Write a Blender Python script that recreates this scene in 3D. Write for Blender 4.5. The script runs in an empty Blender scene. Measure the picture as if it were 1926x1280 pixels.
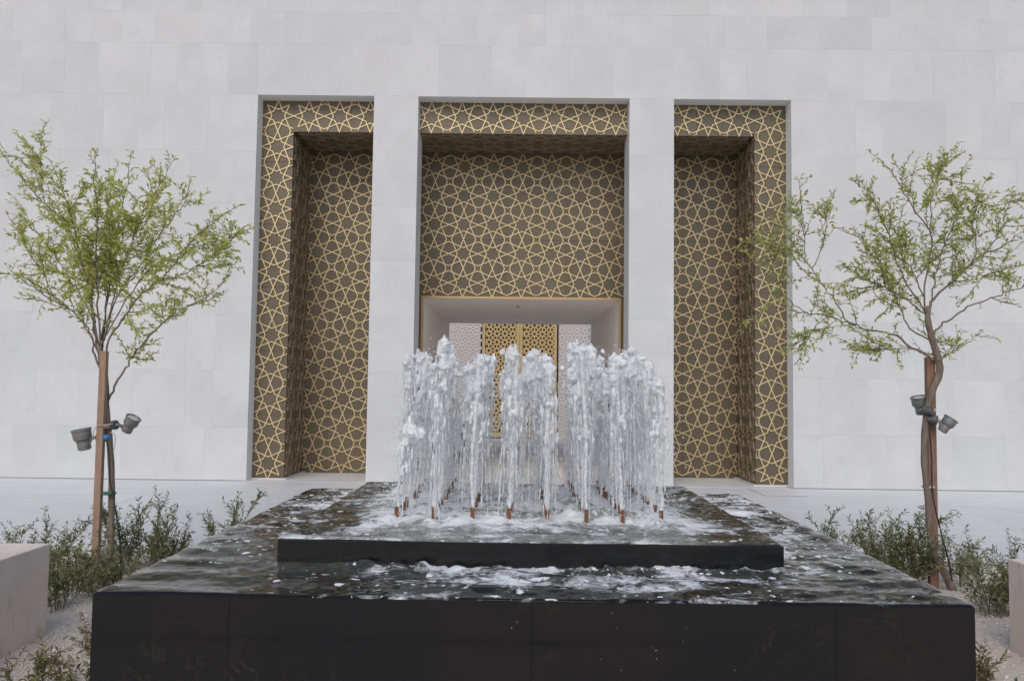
import bpy, math, random
import numpy as np
from mathutils import Vector, Matrix

# ------------------------------------------------------------------ camera, sky, sun, exposure
scene = bpy.context.scene
COL = scene.collection
F_PX, PITCH, YAW, ROLL, CAM_H = 1565.6, .0586, -.0074, .0129, 1.6


def rot_world_from_cam():
    cy, sy = math.cos(YAW), math.sin(YAW)
    cp, sp = math.cos(PITCH), math.sin(PITCH)
    cr, sr = math.cos(ROLL), math.sin(ROLL)
    Ry = np.array([[cy, -sy, 0], [sy, cy, 0], [0, 0, 1.]])
    Rp = np.array([[1., 0, 0], [0, cp, sp], [0, -sp, cp]])
    Rr = np.array([[cr, 0, sr], [0, 1., 0], [-sr, 0, cr]])
    return (Rr @ Rp @ Ry).T          # columns: right, forward, up in world


RW = rot_world_from_cam()


def at(px, py, Y):
    """World point on the depth plane Y that a given photo pixel (1926x1280) looks at."""
    d = RW @ np.array([(px - 963) / F_PX, 1., -(py - 640) / F_PX])
    d = d / d[1] * Y
    return np.array([d[0], Y, d[2] + CAM_H])


cam_d = bpy.data.cameras.new('camera')
cam_d.sensor_width = 36
cam_d.lens = 36 * F_PX / 1926
cam_d.clip_end = 2000
cam = bpy.data.objects.new('camera', cam_d)
COL.objects.link(cam)
m = Matrix.Identity(4)
for i in range(3):
    m[i][0], m[i][1], m[i][2] = RW[i, 0], RW[i, 2], -RW[i, 1]
m[2][3] = CAM_H
cam.matrix_world = m
scene.camera = cam

SUN_EL, SUN_AZ = math.radians(45), math.radians(190)   # azimuth from +Y clockwise: behind the camera
world = bpy.data.worlds.new('World')
scene.world = world
world.use_nodes = True
wn = world.node_tree.nodes
sky = wn.new('ShaderNodeTexSky')
sky.sky_type = 'NISHITA'
sky.sun_disc = False
sky.sun_elevation = SUN_EL
sky.sun_rotation = SUN_AZ
sky.air_density = 1.0
sky.dust_density = 2.0
sky.ozone_density = 1.0
world.node_tree.links.new(sky.outputs[0], wn['Background'].inputs[0])
wn['Background'].inputs[1].default_value = 0.12
sun_d = bpy.data.lights.new('sun', 'SUN')
sun_d.energy = 0.9
sun_d.angle = math.radians(45)
sun_d.color = (1.0, .965, .92)
sun = bpy.data.objects.new('sun', sun_d)
COL.objects.link(sun)
sdir = Vector((math.sin(SUN_AZ) * math.cos(SUN_EL), math.cos(SUN_AZ) * math.cos(SUN_EL), math.sin(SUN_EL)))
sun.rotation_euler = sdir.to_track_quat('Z', 'Y').to_euler()
vs = scene.view_settings
vs.view_transform = 'Standard'
vs.look = 'None'
vs.exposure = 0.0
vs.gamma = 1
vs.use_curve_mapping = False
scene.cycles.max_bounces = 12
scene.cycles.transmission_bounces = 12
scene.cycles.diffuse_bounces = 8
scene.cycles.transparent_max_bounces = 16

random.seed(7)
rng = np.random.default_rng(7)

# ------------------------------------------------------------------ helpers


def mk(name, V, F, mat=None, parent=None, smooth=False, link=True):
    """One mesh object from vertices and a face list (array of equal sized faces or list of lists)."""
    me = bpy.data.meshes.new(name)
    V = np.asarray(V, dtype=np.float32).reshape(-1, 3)
    if isinstance(F, np.ndarray):
        n, k = F.shape
        me.vertices.add(len(V))
        me.vertices.foreach_set('co', V.ravel())
        me.loops.add(n * k)
        me.loops.foreach_set('vertex_index', F.astype(np.int32).ravel())
        me.polygons.add(n)
        me.polygons.foreach_set('loop_start', np.arange(0, n * k, k, dtype=np.int32))
        me.polygons.foreach_set('loop_total', np.full(n, k, dtype=np.int32))
        me.update(calc_edges=True)
    else:
        me.from_pydata(V.tolist(), [], F)
        me.update()
    if smooth:
        me.polygons.foreach_set('use_smooth', np.ones(len(me.polygons), dtype=bool))
    if mat:
        me.materials.append(mat)
    if not link:
        return me
    return obj(name, me, parent)


def obj(name, me, parent=None, loc=None, rot=None, scale=None):
    o = bpy.data.objects.new(name, me)
    COL.objects.link(o)
    if parent:
        o.parent = parent
    if loc is not None:
        o.location = [float(v) for v in loc]
    if rot is not None:
        o.rotation_euler = rot
    if scale is not None:
        o.scale = scale
    return o


def tag(o, label=None, cat=None, group=None, kind=None):
    if label:
        o['label'] = label
    if cat:
        o['category'] = cat
    if group:
        o['group'] = group
    if kind:
        o['kind'] = kind
    return o


def thing(name, label, cat, loc=(0, 0, 0), group=None):
    return tag(obj(name, None, None, loc), label, cat, group)


class MB:
    """Collects shapes for ONE mesh."""

    def __init__(s):
        s.V, s.F, s.n = [], [], 0

    def add(s, V, F):
        V = np.asarray(V, float).reshape(-1, 3)
        s.V.append(V)
        s.F.extend([[int(i) + s.n for i in f] for f in F])
        s.n += len(V)
        return s

    def box(s, a, b):
        x0, y0, z0 = a
        x1, y1, z1 = b
        V = [(x0, y0, z0), (x1, y0, z0), (x1, y1, z0), (x0, y1, z0), (x0, y0, z1), (x1, y0, z1), (x1, y1, z1), (x0, y1, z1)]
        return s.add(V, [(3, 2, 1, 0), (4, 5, 6, 7), (0, 1, 5, 4), (1, 2, 6, 5), (2, 3, 7, 6), (3, 0, 4, 7)])

    def tube(s, P, R, n=8, cap=True):
        P = np.asarray(P, float)
        R = np.broadcast_to(np.asarray(R, float), (len(P),))
        T = np.gradient(P, axis=0)
        T /= np.linalg.norm(T, axis=1)[:, None] + 1e-12
        ref = np.array([0, 0, 1.]) if abs(T[0][2]) < .9 else np.array([1., 0, 0])
        u = np.cross(ref, T[0])
        u /= np.linalg.norm(u)
        ang = np.arange(n) * 2 * math.pi / n
        V = []
        for i in range(len(P)):
            u = u - T[i] * np.dot(u, T[i])
            u /= np.linalg.norm(u) + 1e-12
            w = np.cross(T[i], u)
            V.append(P[i] + R[i] * (np.cos(ang)[:, None] * u + np.sin(ang)[:, None] * w))
        F = []
        for i in range(len(P) - 1):
            for k in range(n):
                F.append((i * n + k, i * n + (k + 1) % n, (i + 1) * n + (k + 1) % n, (i + 1) * n + k))
        if cap:
            F.append(tuple(range(n - 1, -1, -1)))
            F.append(tuple(range((len(P) - 1) * n, len(P) * n)))
        return s.add(np.vstack(V), F)

    def lathe(s, prof, M=None, n=20):
        """prof: list of (r, z); M a 4x4 Matrix."""
        ang = np.arange(n) * 2 * math.pi / n
        V = []
        for r, z in prof:
            V.append(np.stack([r * np.cos(ang), r * np.sin(ang), np.full(n, z)], 1))
        V = np.vstack(V)
        if M is not None:
            A = np.array(M)
            V = V @ A[:3, :3].T + A[:3, 3]
        F = []
        for i in range(len(prof) - 1):
            for k in range(n):
                F.append((i * n + k, i * n + (k + 1) % n, (i + 1) * n + (k + 1) % n, (i + 1) * n + k))
        F.append(tuple(range(n - 1, -1, -1)))
        F.append(tuple(range((len(prof) - 1) * n, len(prof) * n)))
        return s.add(V, F)

    def build(s, name, mat=None, parent=None, smooth=False, link=True):
        return mk(name, np.vstack(s.V), s.F, mat, parent, smooth, link)


def bevel(o, w=.006, seg=2):
    b = o.modifiers.new('bevel', 'BEVEL')
    b.width = w
    b.segments = seg
    b.limit_method = 'ANGLE'
    return o


def vnoise(x, y, seed=0):
    xi, yi = np.floor(x).astype(np.int64), np.floor(y).astype(np.int64)
    fx, fy = x - xi, y - yi
    fx, fy = fx * fx * (3 - 2 * fx), fy * fy * (3 - 2 * fy)

    def h(a, b):
        n = (a * 374761393 + b * 668265263 + seed * 974711) & 0x7fffffff
        n = ((n ^ (n >> 13)) * 1274126177) & 0x7fffffff
        n = n ^ (n >> 16)
        return (n & 0xffff) / 65535.
    return (h(xi, yi) * (1 - fx) + h(xi + 1, yi) * fx) * (1 - fy) + (h(xi, yi + 1) * (1 - fx) + h(xi + 1, yi + 1) * fx) * fy


def fbm(x, y, seed=0, o=4):
    v, a = 0, .5
    for i in range(o):
        v = v + a * (vnoise(x * 2 ** i + i * 7.3, y * 2 ** i + i * 3.1, seed + i) - .5)
        a *= .5
    return v


def smoothpath(P, k=5):
    P = np.asarray(P, float)
    if len(P) < 3:
        return np.array([P[0] + (P[-1] - P[0]) * t for t in np.linspace(0, 1, k + 1)])
    Q = np.vstack([2 * P[0] - P[1], P, 2 * P[-1] - P[-2]])
    out = []
    for i in range(1, len(Q) - 2):
        for t in np.arange(k) / k:
            a, b, c, d = Q[i - 1], Q[i], Q[i + 1], Q[i + 2]
            out.append(.5 * (2 * b + (c - a) * t + (2 * a - 5 * b + 4 * c - d) * t * t + (3 * b - a - 3 * c + d) * t ** 3))
    out.append(P[-1])
    return np.array(out)


# ------------------------------------------------------------------ materials
def mat(name, color=(.5, .5, .5), rough=.6, metal=0., spec=.5, ior=None):
    M = bpy.data.materials.new(name)
    M.use_nodes = True
    b = M.node_tree.nodes['Principled BSDF']
    b.inputs['Base Color'].default_value = (*color, 1)
    b.inputs['Roughness'].default_value = rough
    b.inputs['Metallic'].default_value = metal
    b.inputs['Specular IOR Level'].default_value = spec
    if ior:
        b.inputs['IOR'].default_value = ior
    return M


class NT:
    def __init__(s, M):
        s.t = M.node_tree
        s.b = s.t.nodes.get('Principled BSDF')
        s.out = s.t.nodes['Material Output']

    def n(s, typ, **kw):
        nd = s.t.nodes.new('ShaderNode' + typ)
        ins = kw.pop('ins', {})
        for k, v in kw.items():
            setattr(nd, k, v)
        for k, v in ins.items():
            if isinstance(v, bpy.types.NodeSocket):
                s.t.links.new(v, nd.inputs[k])
            else:
                nd.inputs[k].default_value = v
        return nd

    def l(s, a, b):
        s.t.links.new(a, b)

    def noise(s, vec, scale, detail=4, rough=.55, dist=0.):
        return s.n('TexNoise', ins={'Vector': vec, 'Scale': scale, 'Detail': detail, 'Roughness': rough, 'Distortion': dist}).outputs['Fac']

    def ramp(s, fac, stops, interp='LINEAR'):
        r = s.n('ValToRGB', ins={'Fac': fac})
        cr = r.color_ramp
        cr.interpolation = interp
        while len(cr.elements) < len(stops):
            cr.elements.new(.5)
        for e, (p, c) in zip(cr.elements, stops):
            e.position = p
            e.color = (c, c, c, 1) if not isinstance(c, tuple) else (*c, 1)
        return r.outputs['Color']

    def mix(s, fac, a, b, blend='MIX'):
        x = s.n('Mix', data_type='RGBA', blend_type=blend)
        for sock, v in ((x.inputs[0], fac), (x.inputs[6], a), (x.inputs[7], b)):
            if isinstance(v, bpy.types.NodeSocket):
                s.l(v, sock)
            elif isinstance(v, tuple):
                sock.default_value = (*v, 1)
            else:
                sock.default_value = v
        return x.outputs[2]

    def math(s, op, a, b=0., c=0.):
        x = s.n('Math', operation=op)
        for i, v in enumerate((a, b, c)):
            if isinstance(v, bpy.types.NodeSocket):
                s.l(v, x.inputs[i])
            else:
                x.inputs[i].default_value = v
        return x.outputs[0]

    def coord(s, kind='Object'):
        return s.n('TexCoord').outputs[kind]

    def pos(s):
        return s.n('NewGeometry').outputs['Position']

    def bump(s, h, strength=.3, dist=.01):
        b = s.n('Bump', ins={'Height': h, 'Strength': strength, 'Distance': dist})
        s.l(b.outputs[0], s.b.inputs['Normal'])


def stone_mat(name, base, var=.05, warm=.02, rough=.55, cloud=.06, bump=.08):
    """Pale honed stone: tone differs from slab to slab, with soft clouds and fine grain."""
    M = mat(name, base, rough)
    t = NT(M)
    p = t.pos()
    rnd = t.n('ObjectInfo').outputs['Random']
    off = t.n('VectorMath', operation='ADD', ins={0: p})
    sc = t.n('VectorMath', operation='SCALE', ins={0: (13., 7., 5.), 'Scale': rnd})
    t.l(sc.outputs[0], off.inputs[1])
    q = off.outputs[0]
    c1 = t.noise(q, .9, 5, .6, .6)
    c2 = t.noise(q, 5., 5, .65, .4)
    fine = t.noise(p, 160, 2, .6)
    hi = tuple(min(1, c * (1 + cloud)) for c in base)
    lo = tuple(c * (1 - cloud) for c in base)
    col = t.mix(t.ramp(c1, [(.3, 0.), (.7, 1.)]), lo, hi)
    col = t.mix(t.math('MULTIPLY', t.ramp(c2, [(.54, 0.), (.72, 1.)]), .5), col, (base[0] * .88, base[1] * .87, base[2] * .86))
    col = t.mix(t.ramp(rnd, [(0, 0.), (1, 1.)]), t.mix(1., col, (1 - var, 1 - var, 1 - var * .8), 'MULTIPLY'),
                t.mix(1., col, (1 + warm, 1., 1 - warm), 'MULTIPLY'))
    t.l(col, t.b.inputs['Base Color'])
    t.bump(t.math('ADD', t.math('MULTIPLY', c2, .6), t.math('MULTIPLY', fine, .5)), bump, .004)
    return M


M = {}
M['wall'] = stone_mat('pale_wall_stone', (.682, .682, .672), .03, .016, .6, .07)
M['backing'] = mat('wall_core', (.82, .82, .80), .7)
M['paving'] = stone_mat('pale_paving_stone', (.72, .73, .735), .05, .012, .5, .06, .05)
M['plaster'] = stone_mat('passage_plaster', (.84, .785, .735), .0, .0, .7, .02, .05)
M['ground'] = mat('ground_stone', (.55, .54, .52), .8)

# bench stone
Mb = mat('bench_stone', (.42, .38, .355), .6)
t = NT(Mb)
p = t.pos()
c = t.noise(p, 2.2, 6, .65, .5)
g = t.noise(p, 90, 3, .7)
sx = t.n('Mapping', ins={'Vector': p, 'Scale': (9., 9., 1.4)}).outputs[0]
st = t.noise(sx, 1.6, 5, .6, 1.2)
col = t.mix(t.ramp(c, [(.35, 0.), (.68, 1.)]), (.74, .63, .545), (.87, .765, .68))
col = t.mix(t.math('MULTIPLY', t.ramp(st, [(.6, 0.), (.66, 1.)]), .35), col, (.24, .19, .15))
col = t.mix(t.math('MULTIPLY', t.ramp(g, [(.6, 0.), (.72, 1.)]), .4), col, (.28, .25, .23))
t.l(col, t.b.inputs['Base Color'])
t.bump(g, .25, .003)
M['bench'] = Mb

# black granite
Mg = mat('black_granite', (.012, .012, .012), .12, 0, .4)
t = NT(Mg)
p = t.pos()
ve = t.noise(p, 1.7, 7, .62, 1.9)
vein = t.ramp(ve, [(.485, 0.), (.5, 1.), (.515, 0.)])
patch = t.noise(p, 2.4, 4, .55)
col = t.mix(t.math('MULTIPLY', t.math('MULTIPLY', vein, t.ramp(patch, [(.52, 0.), (.68, 1.)])), .55), (.011, .011, .0115), (.06, .045, .033))
col = t.mix(t.ramp(t.noise(p, 1.3, 4), [(.45, 0.), (.7, .6)]), col, (.018, .0155, .0135))
t.l(col, t.b.inputs['Base Color'])
t.l(t.ramp(t.noise(p, 3.1, 5, .6), [(.35, .05), (.7, .17)]), t.b.inputs['Roughness'])
M['granite'] = Mg
M['joint'] = mat('joint_grout', (.05, .05, .052), .7)

# bronze panels and gold lattice
Mz = mat('bronze_sheet', (.115, .088, .062), .42, .25)
t = NT(Mz)
p = t.pos()
rnd = t.n('ObjectInfo').outputs['Random']
sx = t.n('Mapping', ins={'Vector': p, 'Scale': (3., 3., 30.)}).outputs[0]
col = t.mix(t.noise(p, 1.3, 4), (.142, .113, .074), (.178, .145, .100))
col = t.mix(t.ramp(rnd, [(0., 0.), (1., 1.)]), t.mix(1., col, (.9, .9, .91), 'MULTIPLY'), t.mix(1., col, (1.08, 1.06, 1.03), 'MULTIPLY'))
t.l(col, t.b.inputs['Base Color'])
t.l(t.ramp(t.noise(p, 4, 4), [(.3, .36), (.7, .5)]), t.b.inputs['Roughness'])
M['bronze'] = Mz
Md = mat('gold_lattice', (.56, .415, .215), .38, .45)
t = NT(Md)
p = t.pos()
col = t.mix(t.noise(p, 1.1, 5), (.66, .50, .265), (.79, .63, .37))
t.l(col, t.b.inputs['Base Color'])
M['gold'] = Md
M['gold_edge'] = mat('gold_trim', (.58, .40, .20), .35, .5)
M['dark_lattice'] = mat('darker_lattice', (.38, .295, .19), .45, .4)  # darker, browner tone of the lattice for jambs and soffit
M['cream'] = mat('cream_screen', (.88, .815, .76), .7)
M['cream_back'] = mat('cream_screen_back', (.74, .67, .62), .8)
M['door_gold'] = mat('bright_gold_door', (.84, .60, .28), .4, .3)
M['door_dark'] = mat('door_dark', (.02, .016, .012), .6)
M['brown_door'] = mat('brown_timber_door', (.055, .033, .02), .45)


# water
def foam_nodes(t, p, amt):
    """A 0..1 foam mask: rafts torn into lace, and single flecks; amt (0..1) says how much of the surface is covered."""
    warp = t.n('TexNoise', ins={'Vector': p, 'Scale': 6., 'Detail': 3})
    off = t.n('VectorMath', operation='MULTIPLY_ADD', ins={0: warp.outputs['Color'], 1: (.22, .12, 0.), 2: p})
    q = t.n('Mapping', ins={'Vector': off.outputs[0], 'Scale': (.72, 1., 1.)}).outputs[0]
    big = t.noise(q, 5.5, 5, .6, .2)
    lace = t.noise(q, 34, 4, .7)
    v = t.math('ADD', big, t.math('MULTIPLY', t.math('SUBTRACT', lace, .5), .42))
    v = t.math('ADD', v, t.math('MULTIPLY', t.math('SUBTRACT', amt, .5), .34))
    body = t.ramp(v, [(.53, 0.), (.60, .35), (.66, .8), (.74, 1.)])
    out = body
    for sc, rad, share in ((9., .34, .8), (19., .42, .95), (38., .42, .8)):
        fl = t.n('TexVoronoi', feature='F1', ins={'Vector': q, 'Scale': sc, 'Randomness': 1.})
        keep = t.math('GREATER_THAN', t.n('SeparateColor', ins={0: fl.outputs['Color']}).outputs[0], t.math('SUBTRACT', 1.0, t.math('MULTIPLY', amt, share)))
        rr = t.math('MULTIPLY', t.n('SeparateColor', ins={0: fl.outputs['Color']}).outputs[1], rad)
        edge = t.math('ADD', fl.outputs['Distance'], t.math('MULTIPLY', t.math('SUBTRACT', t.noise(p, 55, 2), .5), .35))
        soft = t.n('Clamp', ins={0: t.math('MULTIPLY', t.math('SUBTRACT', rr, edge), 9.)}).outputs[0]
        fleck = t.math('MULTIPLY', soft, keep)
        out = t.math('MAXIMUM', out, fleck)
    return out


def water_mat(name, deep, foam_c, rough=.03, bump=.2):
    Mw = mat(name, deep, rough, 0, .5, 1.38)
    t = NT(Mw)
    p = t.pos()
    amt = t.n('Attribute', attribute_name='foam').outputs['Fac']
    mask = foam_nodes(t, p, amt)
    milk = t.n('Attribute', attribute_name='milk').outputs['Fac']
    churn = t.noise(p, 16, 6, .7, .6)
    base = t.mix(milk, deep, t.mix(t.ramp(churn, [(.36, 0.), (.66, 1.)]), (.14, .145, .12), (.52, .54, .50)))
    col = t.mix(mask, base, t.mix(t.noise(p, 80, 3), (.80, .82, .84), foam_c))
    t.l(col, t.b.inputs['Base Color'])
    t.l(t.math('ADD', t.math('MULTIPLY', mask, .5), rough), t.b.inputs['Roughness'])
    h = t.math('ADD', t.math('MULTIPLY', t.noise(p, 20, 4, .6, .4), .45), t.math('MULTIPLY', mask, .6))
    h = t.math('ADD', h, t.math('MULTIPLY', t.math('MULTIPLY', mask, t.noise(p, 140, 2)), .8))
    t.bump(h, bump, .02)
    return Mw


M['pool'] = water_mat('dark_rippled_water', (.012, .012, .010), (.94, .95, .96), .025, .2)
M['pool_up'] = water_mat('aerated_water', (.03, .031, .025), (.94, .95, .96), .04, .6)


def jet_mat(name, clear, rough):
    """Broken, air filled water: bright scattering body under a wet surface, clear in patches."""
    Mj = bpy.data.materials.new(name)
    Mj.use_nodes = True
    t = NT(Mj)
    t.b.inputs['Base Color'].default_value = (.975, .98, .98, 1)
    t.b.inputs['IOR'].default_value = 1.36
    t.b.inputs['Roughness'].default_value = rough
    k = t.ramp(t.noise(t.coord(), 30, 3, .6), [(.40, 1.), (.60, .15)])
    t.l(t.math('MULTIPLY', k, clear), t.b.inputs['Transmission Weight'])
    tr = t.n('BsdfTranslucent', ins={'Color': (.97, .98, .98, 1)})
    mx = t.n('MixShader', ins={0: .18})
    t.l(t.b.outputs[0], mx.inputs[1])
    t.l(tr.outputs[0], mx.inputs[2])
    t.l(mx.outputs[0], t.out.inputs['Surface'])
    return Mj


M['stream'] = jet_mat('clear_jet_water', .5, .05)
M['crown'] = jet_mat('broken_jet_water', .36, .06)
M['spray'] = jet_mat('spray_water', .35, .06)
M['froth'] = jet_mat('white_froth', .05, .2)
M['copper'] = mat('copper_nozzle', (.30, .135, .07), .35, .7)

# gravel
Mv = mat('gravel_sand', (.42, .36, .31), .9)
t = NT(Mv)
p = t.pos()
rn = t.n('NewGeometry').outputs['Random Per Island']
col = t.mix(t.noise(p, 60, 4, .7), (.55, .485, .425), (.76, .69, .62))
t.l(col, t.b.inputs['Base Color'])
t.bump(t.noise(p, 130, 3, .7), .8, .01)
M['gravel'] = Mv
Mp = mat('pebble_stone', (.55, .5, .45), .85)
t = NT(Mp)
rn = t.n('NewGeometry').outputs['Random Per Island']
r = t.n('ValToRGB', ins={'Fac': rn})
cr = r.color_ramp
cr.elements[0].color = (.42, .36, .31, 1)
cr.elements[1].color = (.86, .81, .75, 1)
e = cr.elements.new(.35)
e.color = (.68, .61, .54, 1)
t.l(r.outputs[0], t.b.inputs['Base Color'])
M['pebble'] = Mp


def leaf_mat(name, stops, trans):
    Ml = bpy.data.materials.new(name)
    Ml.use_nodes = True
    t = NT(Ml)
    rn = t.n('NewGeometry').outputs['Random Per Island']
    r = t.n('ValToRGB', ins={'Fac': rn})
    cr = r.color_ramp
    while len(cr.elements) < len(stops):
        cr.elements.new(.5)
    for e, (pp, c) in zip(cr.elements, stops):
        e.position = pp
        e.color = (*c, 1)
    t.l(r.outputs[0], t.b.inputs['Base Color'])
    t.b.inputs['Roughness'].default_value = .45
    tl = t.n('BsdfTranslucent')
    t.l(t.mix(1., r.outputs[0], (1.5, 1.5, .8), 'MULTIPLY'), tl.inputs['Color'])
    mx = t.n('MixShader', ins={0: trans})
    t.l(t.b.outputs[0], mx.inputs[1])
    t.l(tl.outputs[0], mx.inputs[2])
    t.l(mx.outputs[0], t.out.inputs['Surface'])
    return Ml


M['leaf_l'] = leaf_mat('pale_green_leaf', [(0, (.36, .38, .13)), (.5, (.52, .55, .21)), (1, (.64, .66, .31))], .5)
M['leaf_r'] = leaf_mat('green_leaf', [(0, (.30, .325, .115)), (.5, (.45, .485, .185)), (1, (.58, .61, .28))], .5)
M['shrub'] = leaf_mat('olive_shrub_leaf', [(0, (.085, .105, .052)), (.5, (.18, .205, .095)), (1, (.37, .39, .21))], .3)
M['shrub_y'] = leaf_mat('yellowish_shrub_leaf', [(0, (.09, .09, .035)), (.55, (.17, .175, .065)), (1, (.28, .27, .12))], .25)


def bark(name, a, b, sc=14.):
    Mk = mat(name, a, .8)
    t = NT(Mk)
    p = t.n('Mapping', ins={'Vector': t.pos(), 'Scale': (1., 1., .22)}).outputs[0]
    n = t.noise(p, sc * 2, 5, .65, .5)
    t.l(t.mix(t.ramp(n, [(.3, 0.), (.7, 1.)]), a, b), t.b.inputs['Base Color'])
    t.bump(n, .5, .01)
    return Mk


M['bark'] = bark('grey_brown_bark', (.13, .095, .072), (.30, .235, .185))
M['twig'] = bark('twig_bark', (.14, .105, .075), (.25, .19, .135))
M['stake_l'] = bark('tan_timber', (.30, .185, .125), (.44, .30, .215), 20)
M['stake_r'] = bark('reddish_timber', (.22, .115, .08), (.32, .185, .135), 20)
M['lamp'] = mat('grey_cast_metal', (.27, .27, .26), .42, .35)
M['lamp_dark'] = mat('dark_cast_metal', (.12, .123, .125), .5, .3)
M['glass'] = mat('lamp_glass', (.52, .55, .56), .12, 0, .7)
M['black'] = mat('black_cable', (.02, .02, .02), .5)
M['blue'] = mat('blue_tape', (.03, .22, .55), .5)
M['tie'] = mat('pale_tie', (.45, .46, .42), .6)
M['green_tie'] = mat('green_tie', (.05, .16, .09), .6)

# ------------------------------------------------------------------ dimensions
X0, A_, B_, C_ = .048, 4.60, 2.588, 1.822       # portal axis, outer / pillar outer / pillar inner half widths
D, TOP = 14.10, 6.627                            # facade plane, head of the openings
YS, ZS, XI = 14.40, 6.0775, 4.05                 # lattice frame plane, its lower edge, inner half width
YB = 15.62                                       # back of the recess
S = .5525                                        # star pitch
DOOR_W, DOOR_H = 1.845, 5 * 0 + 6 * S - .012     # passage half width / head
FX, FW, FY, FH, INS, IT = .078, 2.0, 3.837, .65, .651, .792   # fountain
FYC = FY + FW

# ------------------------------------------------------------------ ground, paving, bed
g = mk('ground', [(-300, -300, -.09), (300, -300, -.09), (300, 300, -.09), (-300, 300, -.09)], [(0, 1, 2, 3)], M['ground'])
tag(g, 'wide ground the courtyard lies on', None, None, 'structure')
pav = MB().box((-30, 8.22, -.08), (30, D + .6, -.02)).build('pavement', M['ground'])
tag(pav, kind='structure')
fp = tag(MB().box((-30, -12, -.08), (30, 2.2, -.014)).build('forecourt', M['gravel']), kind='structure')
ys = [8.22, 9.15, 10.08, 11.3, 12.24, 13.17, D - .002]
slab_x = []
far = MB()
for r in range(len(ys) - 1):
    x = -13.2 + (r % 2) * .75 + random.uniform(-.2, .2)
    while x < 13:
        w = random.choice([1.2, 1.5, 1.5, 1.8])
        a, b = x + .0015, x + w - .0015
        dz = random.uniform(-.001, .001)
        if abs(x + w / 2) < 9.6:
            o = MB().box((a, ys[r] + .0015, -.03), (b, ys[r + 1] - .0015, dz)).build('paving_slab', M['paving'], pav)
        else:
            far.box((a, ys[r] + .0015, -.03), (b, ys[r + 1] - .0015, dz))
        x += w
tag(far.build('outer_paving', M['paving'], pav), kind='stuff')

# gravel bed: an uneven sheet, then real pebbles
nx, ny = 90, 70
gx, gy = np.meshgrid(np.linspace(-9, 9, nx), np.linspace(2.2, 8.2, ny))
gz = -.028 + .03 * fbm(gx * 1.6, gy * 1.6, 3)
V = np.stack([gx, gy, gz], -1).reshape(-1, 3)
idx = np.arange(nx * ny).reshape(ny, nx)
Fq = np.stack([idx[:-1, :-1], idx[:-1, 1:], idx[1:, 1:], idx[1:, :-1]], -1).reshape(-1, 4)
bed = tag(mk('gravel_bed', V, Fq, M['gravel'], smooth=True), kind='structure')


def pebbles(n):
    side = rng.random(n) < .5
    x = np.where(side, -rng.uniform(1.95, 6.4, n), rng.uniform(2.1, 6.4, n))
    y = rng.uniform(3.3, 8.15, n)
    z = -.028 + .03 * fbm(x * 1.6, y * 1.6, 3)
    r = rng.uniform(.004, .010, n) * (1 + .8 * (rng.random(n) < .06))
    base = np.array([(1, 0, 0), (0, 1, 0), (-1, 0, 0), (0, -1, 0), (0, 0, .8), (0, 0, -.8)], float)
    V = base[None] * r[:, None, None] * rng.uniform(.7, 1.25, (n, 6, 1))
    a = rng.uniform(0, 6.28, n)
    c, s_ = np.cos(a)[:, None], np.sin(a)[:, None]
    vx = V[..., 0] * c - V[..., 1] * s_
    vy = V[..., 0] * s_ + V[..., 1] * c
    V = np.stack([vx, vy, V[..., 2]], -1) + np.stack([x, y, z + r * .3], -1)[:, None]
    f = np.array([(0, 1, 4), (1, 2, 4), (2, 3, 4), (3, 0, 4), (1, 0, 5), (2, 1, 5), (3, 2, 5), (0, 3, 5)])
    return V.reshape(-1, 3), (f[None] + 6 * np.arange(n)[:, None, None]).reshape(-1, 3)


V, Fq = pebbles(42000)
tag(mk('gravel', V, Fq, M['pebble']), 'pale beige gravel covering the planting bed beside the fountain', 'gravel', None, 'stuff')

# ------------------------------------------------------------------ facade of stone slabs
fac = thing('stone_facade', 'tall pale stone facade pierced by three tall openings', 'wall', (X0, D, 0))
Yb = .028      # local: panel thickness
core = MB()
core.box((-30, Yb, -.05), (-A_, .6, TOP)).box((A_, Yb, -.05), (30, .6, TOP)).box((-30, Yb, TOP), (30, .6, 10.0))
core.build('wall_core', M['backing'], fac)
Z_LOW = [.014, .90, 1.86, 2.81, 3.76, 4.70, 5.645, TOP]
Z_HIGH = [TOP, 7.53, 8.10, 9.0]
outer = MB()


def lay_course(x0, x1, z0, z1, parent, fixed=None):
    xs = [x0]
    while xs[-1] < x1 - .01:
        w = fixed or random.choice([.46, .5, .6, .75, .9, .9, 1.1])
        nxt = xs[-1] + w
        if x1 - nxt < .35:
            nxt = x1
        xs.append(min(nxt, x1))
    for a, b in zip(xs[:-1], xs[1:]):
        d = random.uniform(-.0012, .0012)
        box = ((a + .0005, d, z0 + .0005), (b - .0005, Yb - .001, z1 - .0005))
        if min(abs(a), abs(b)) < 8.95:
            MB().box(*box).build('stone_slab', M['wall'], parent)
        else:
            outer.box(*box)


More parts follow.
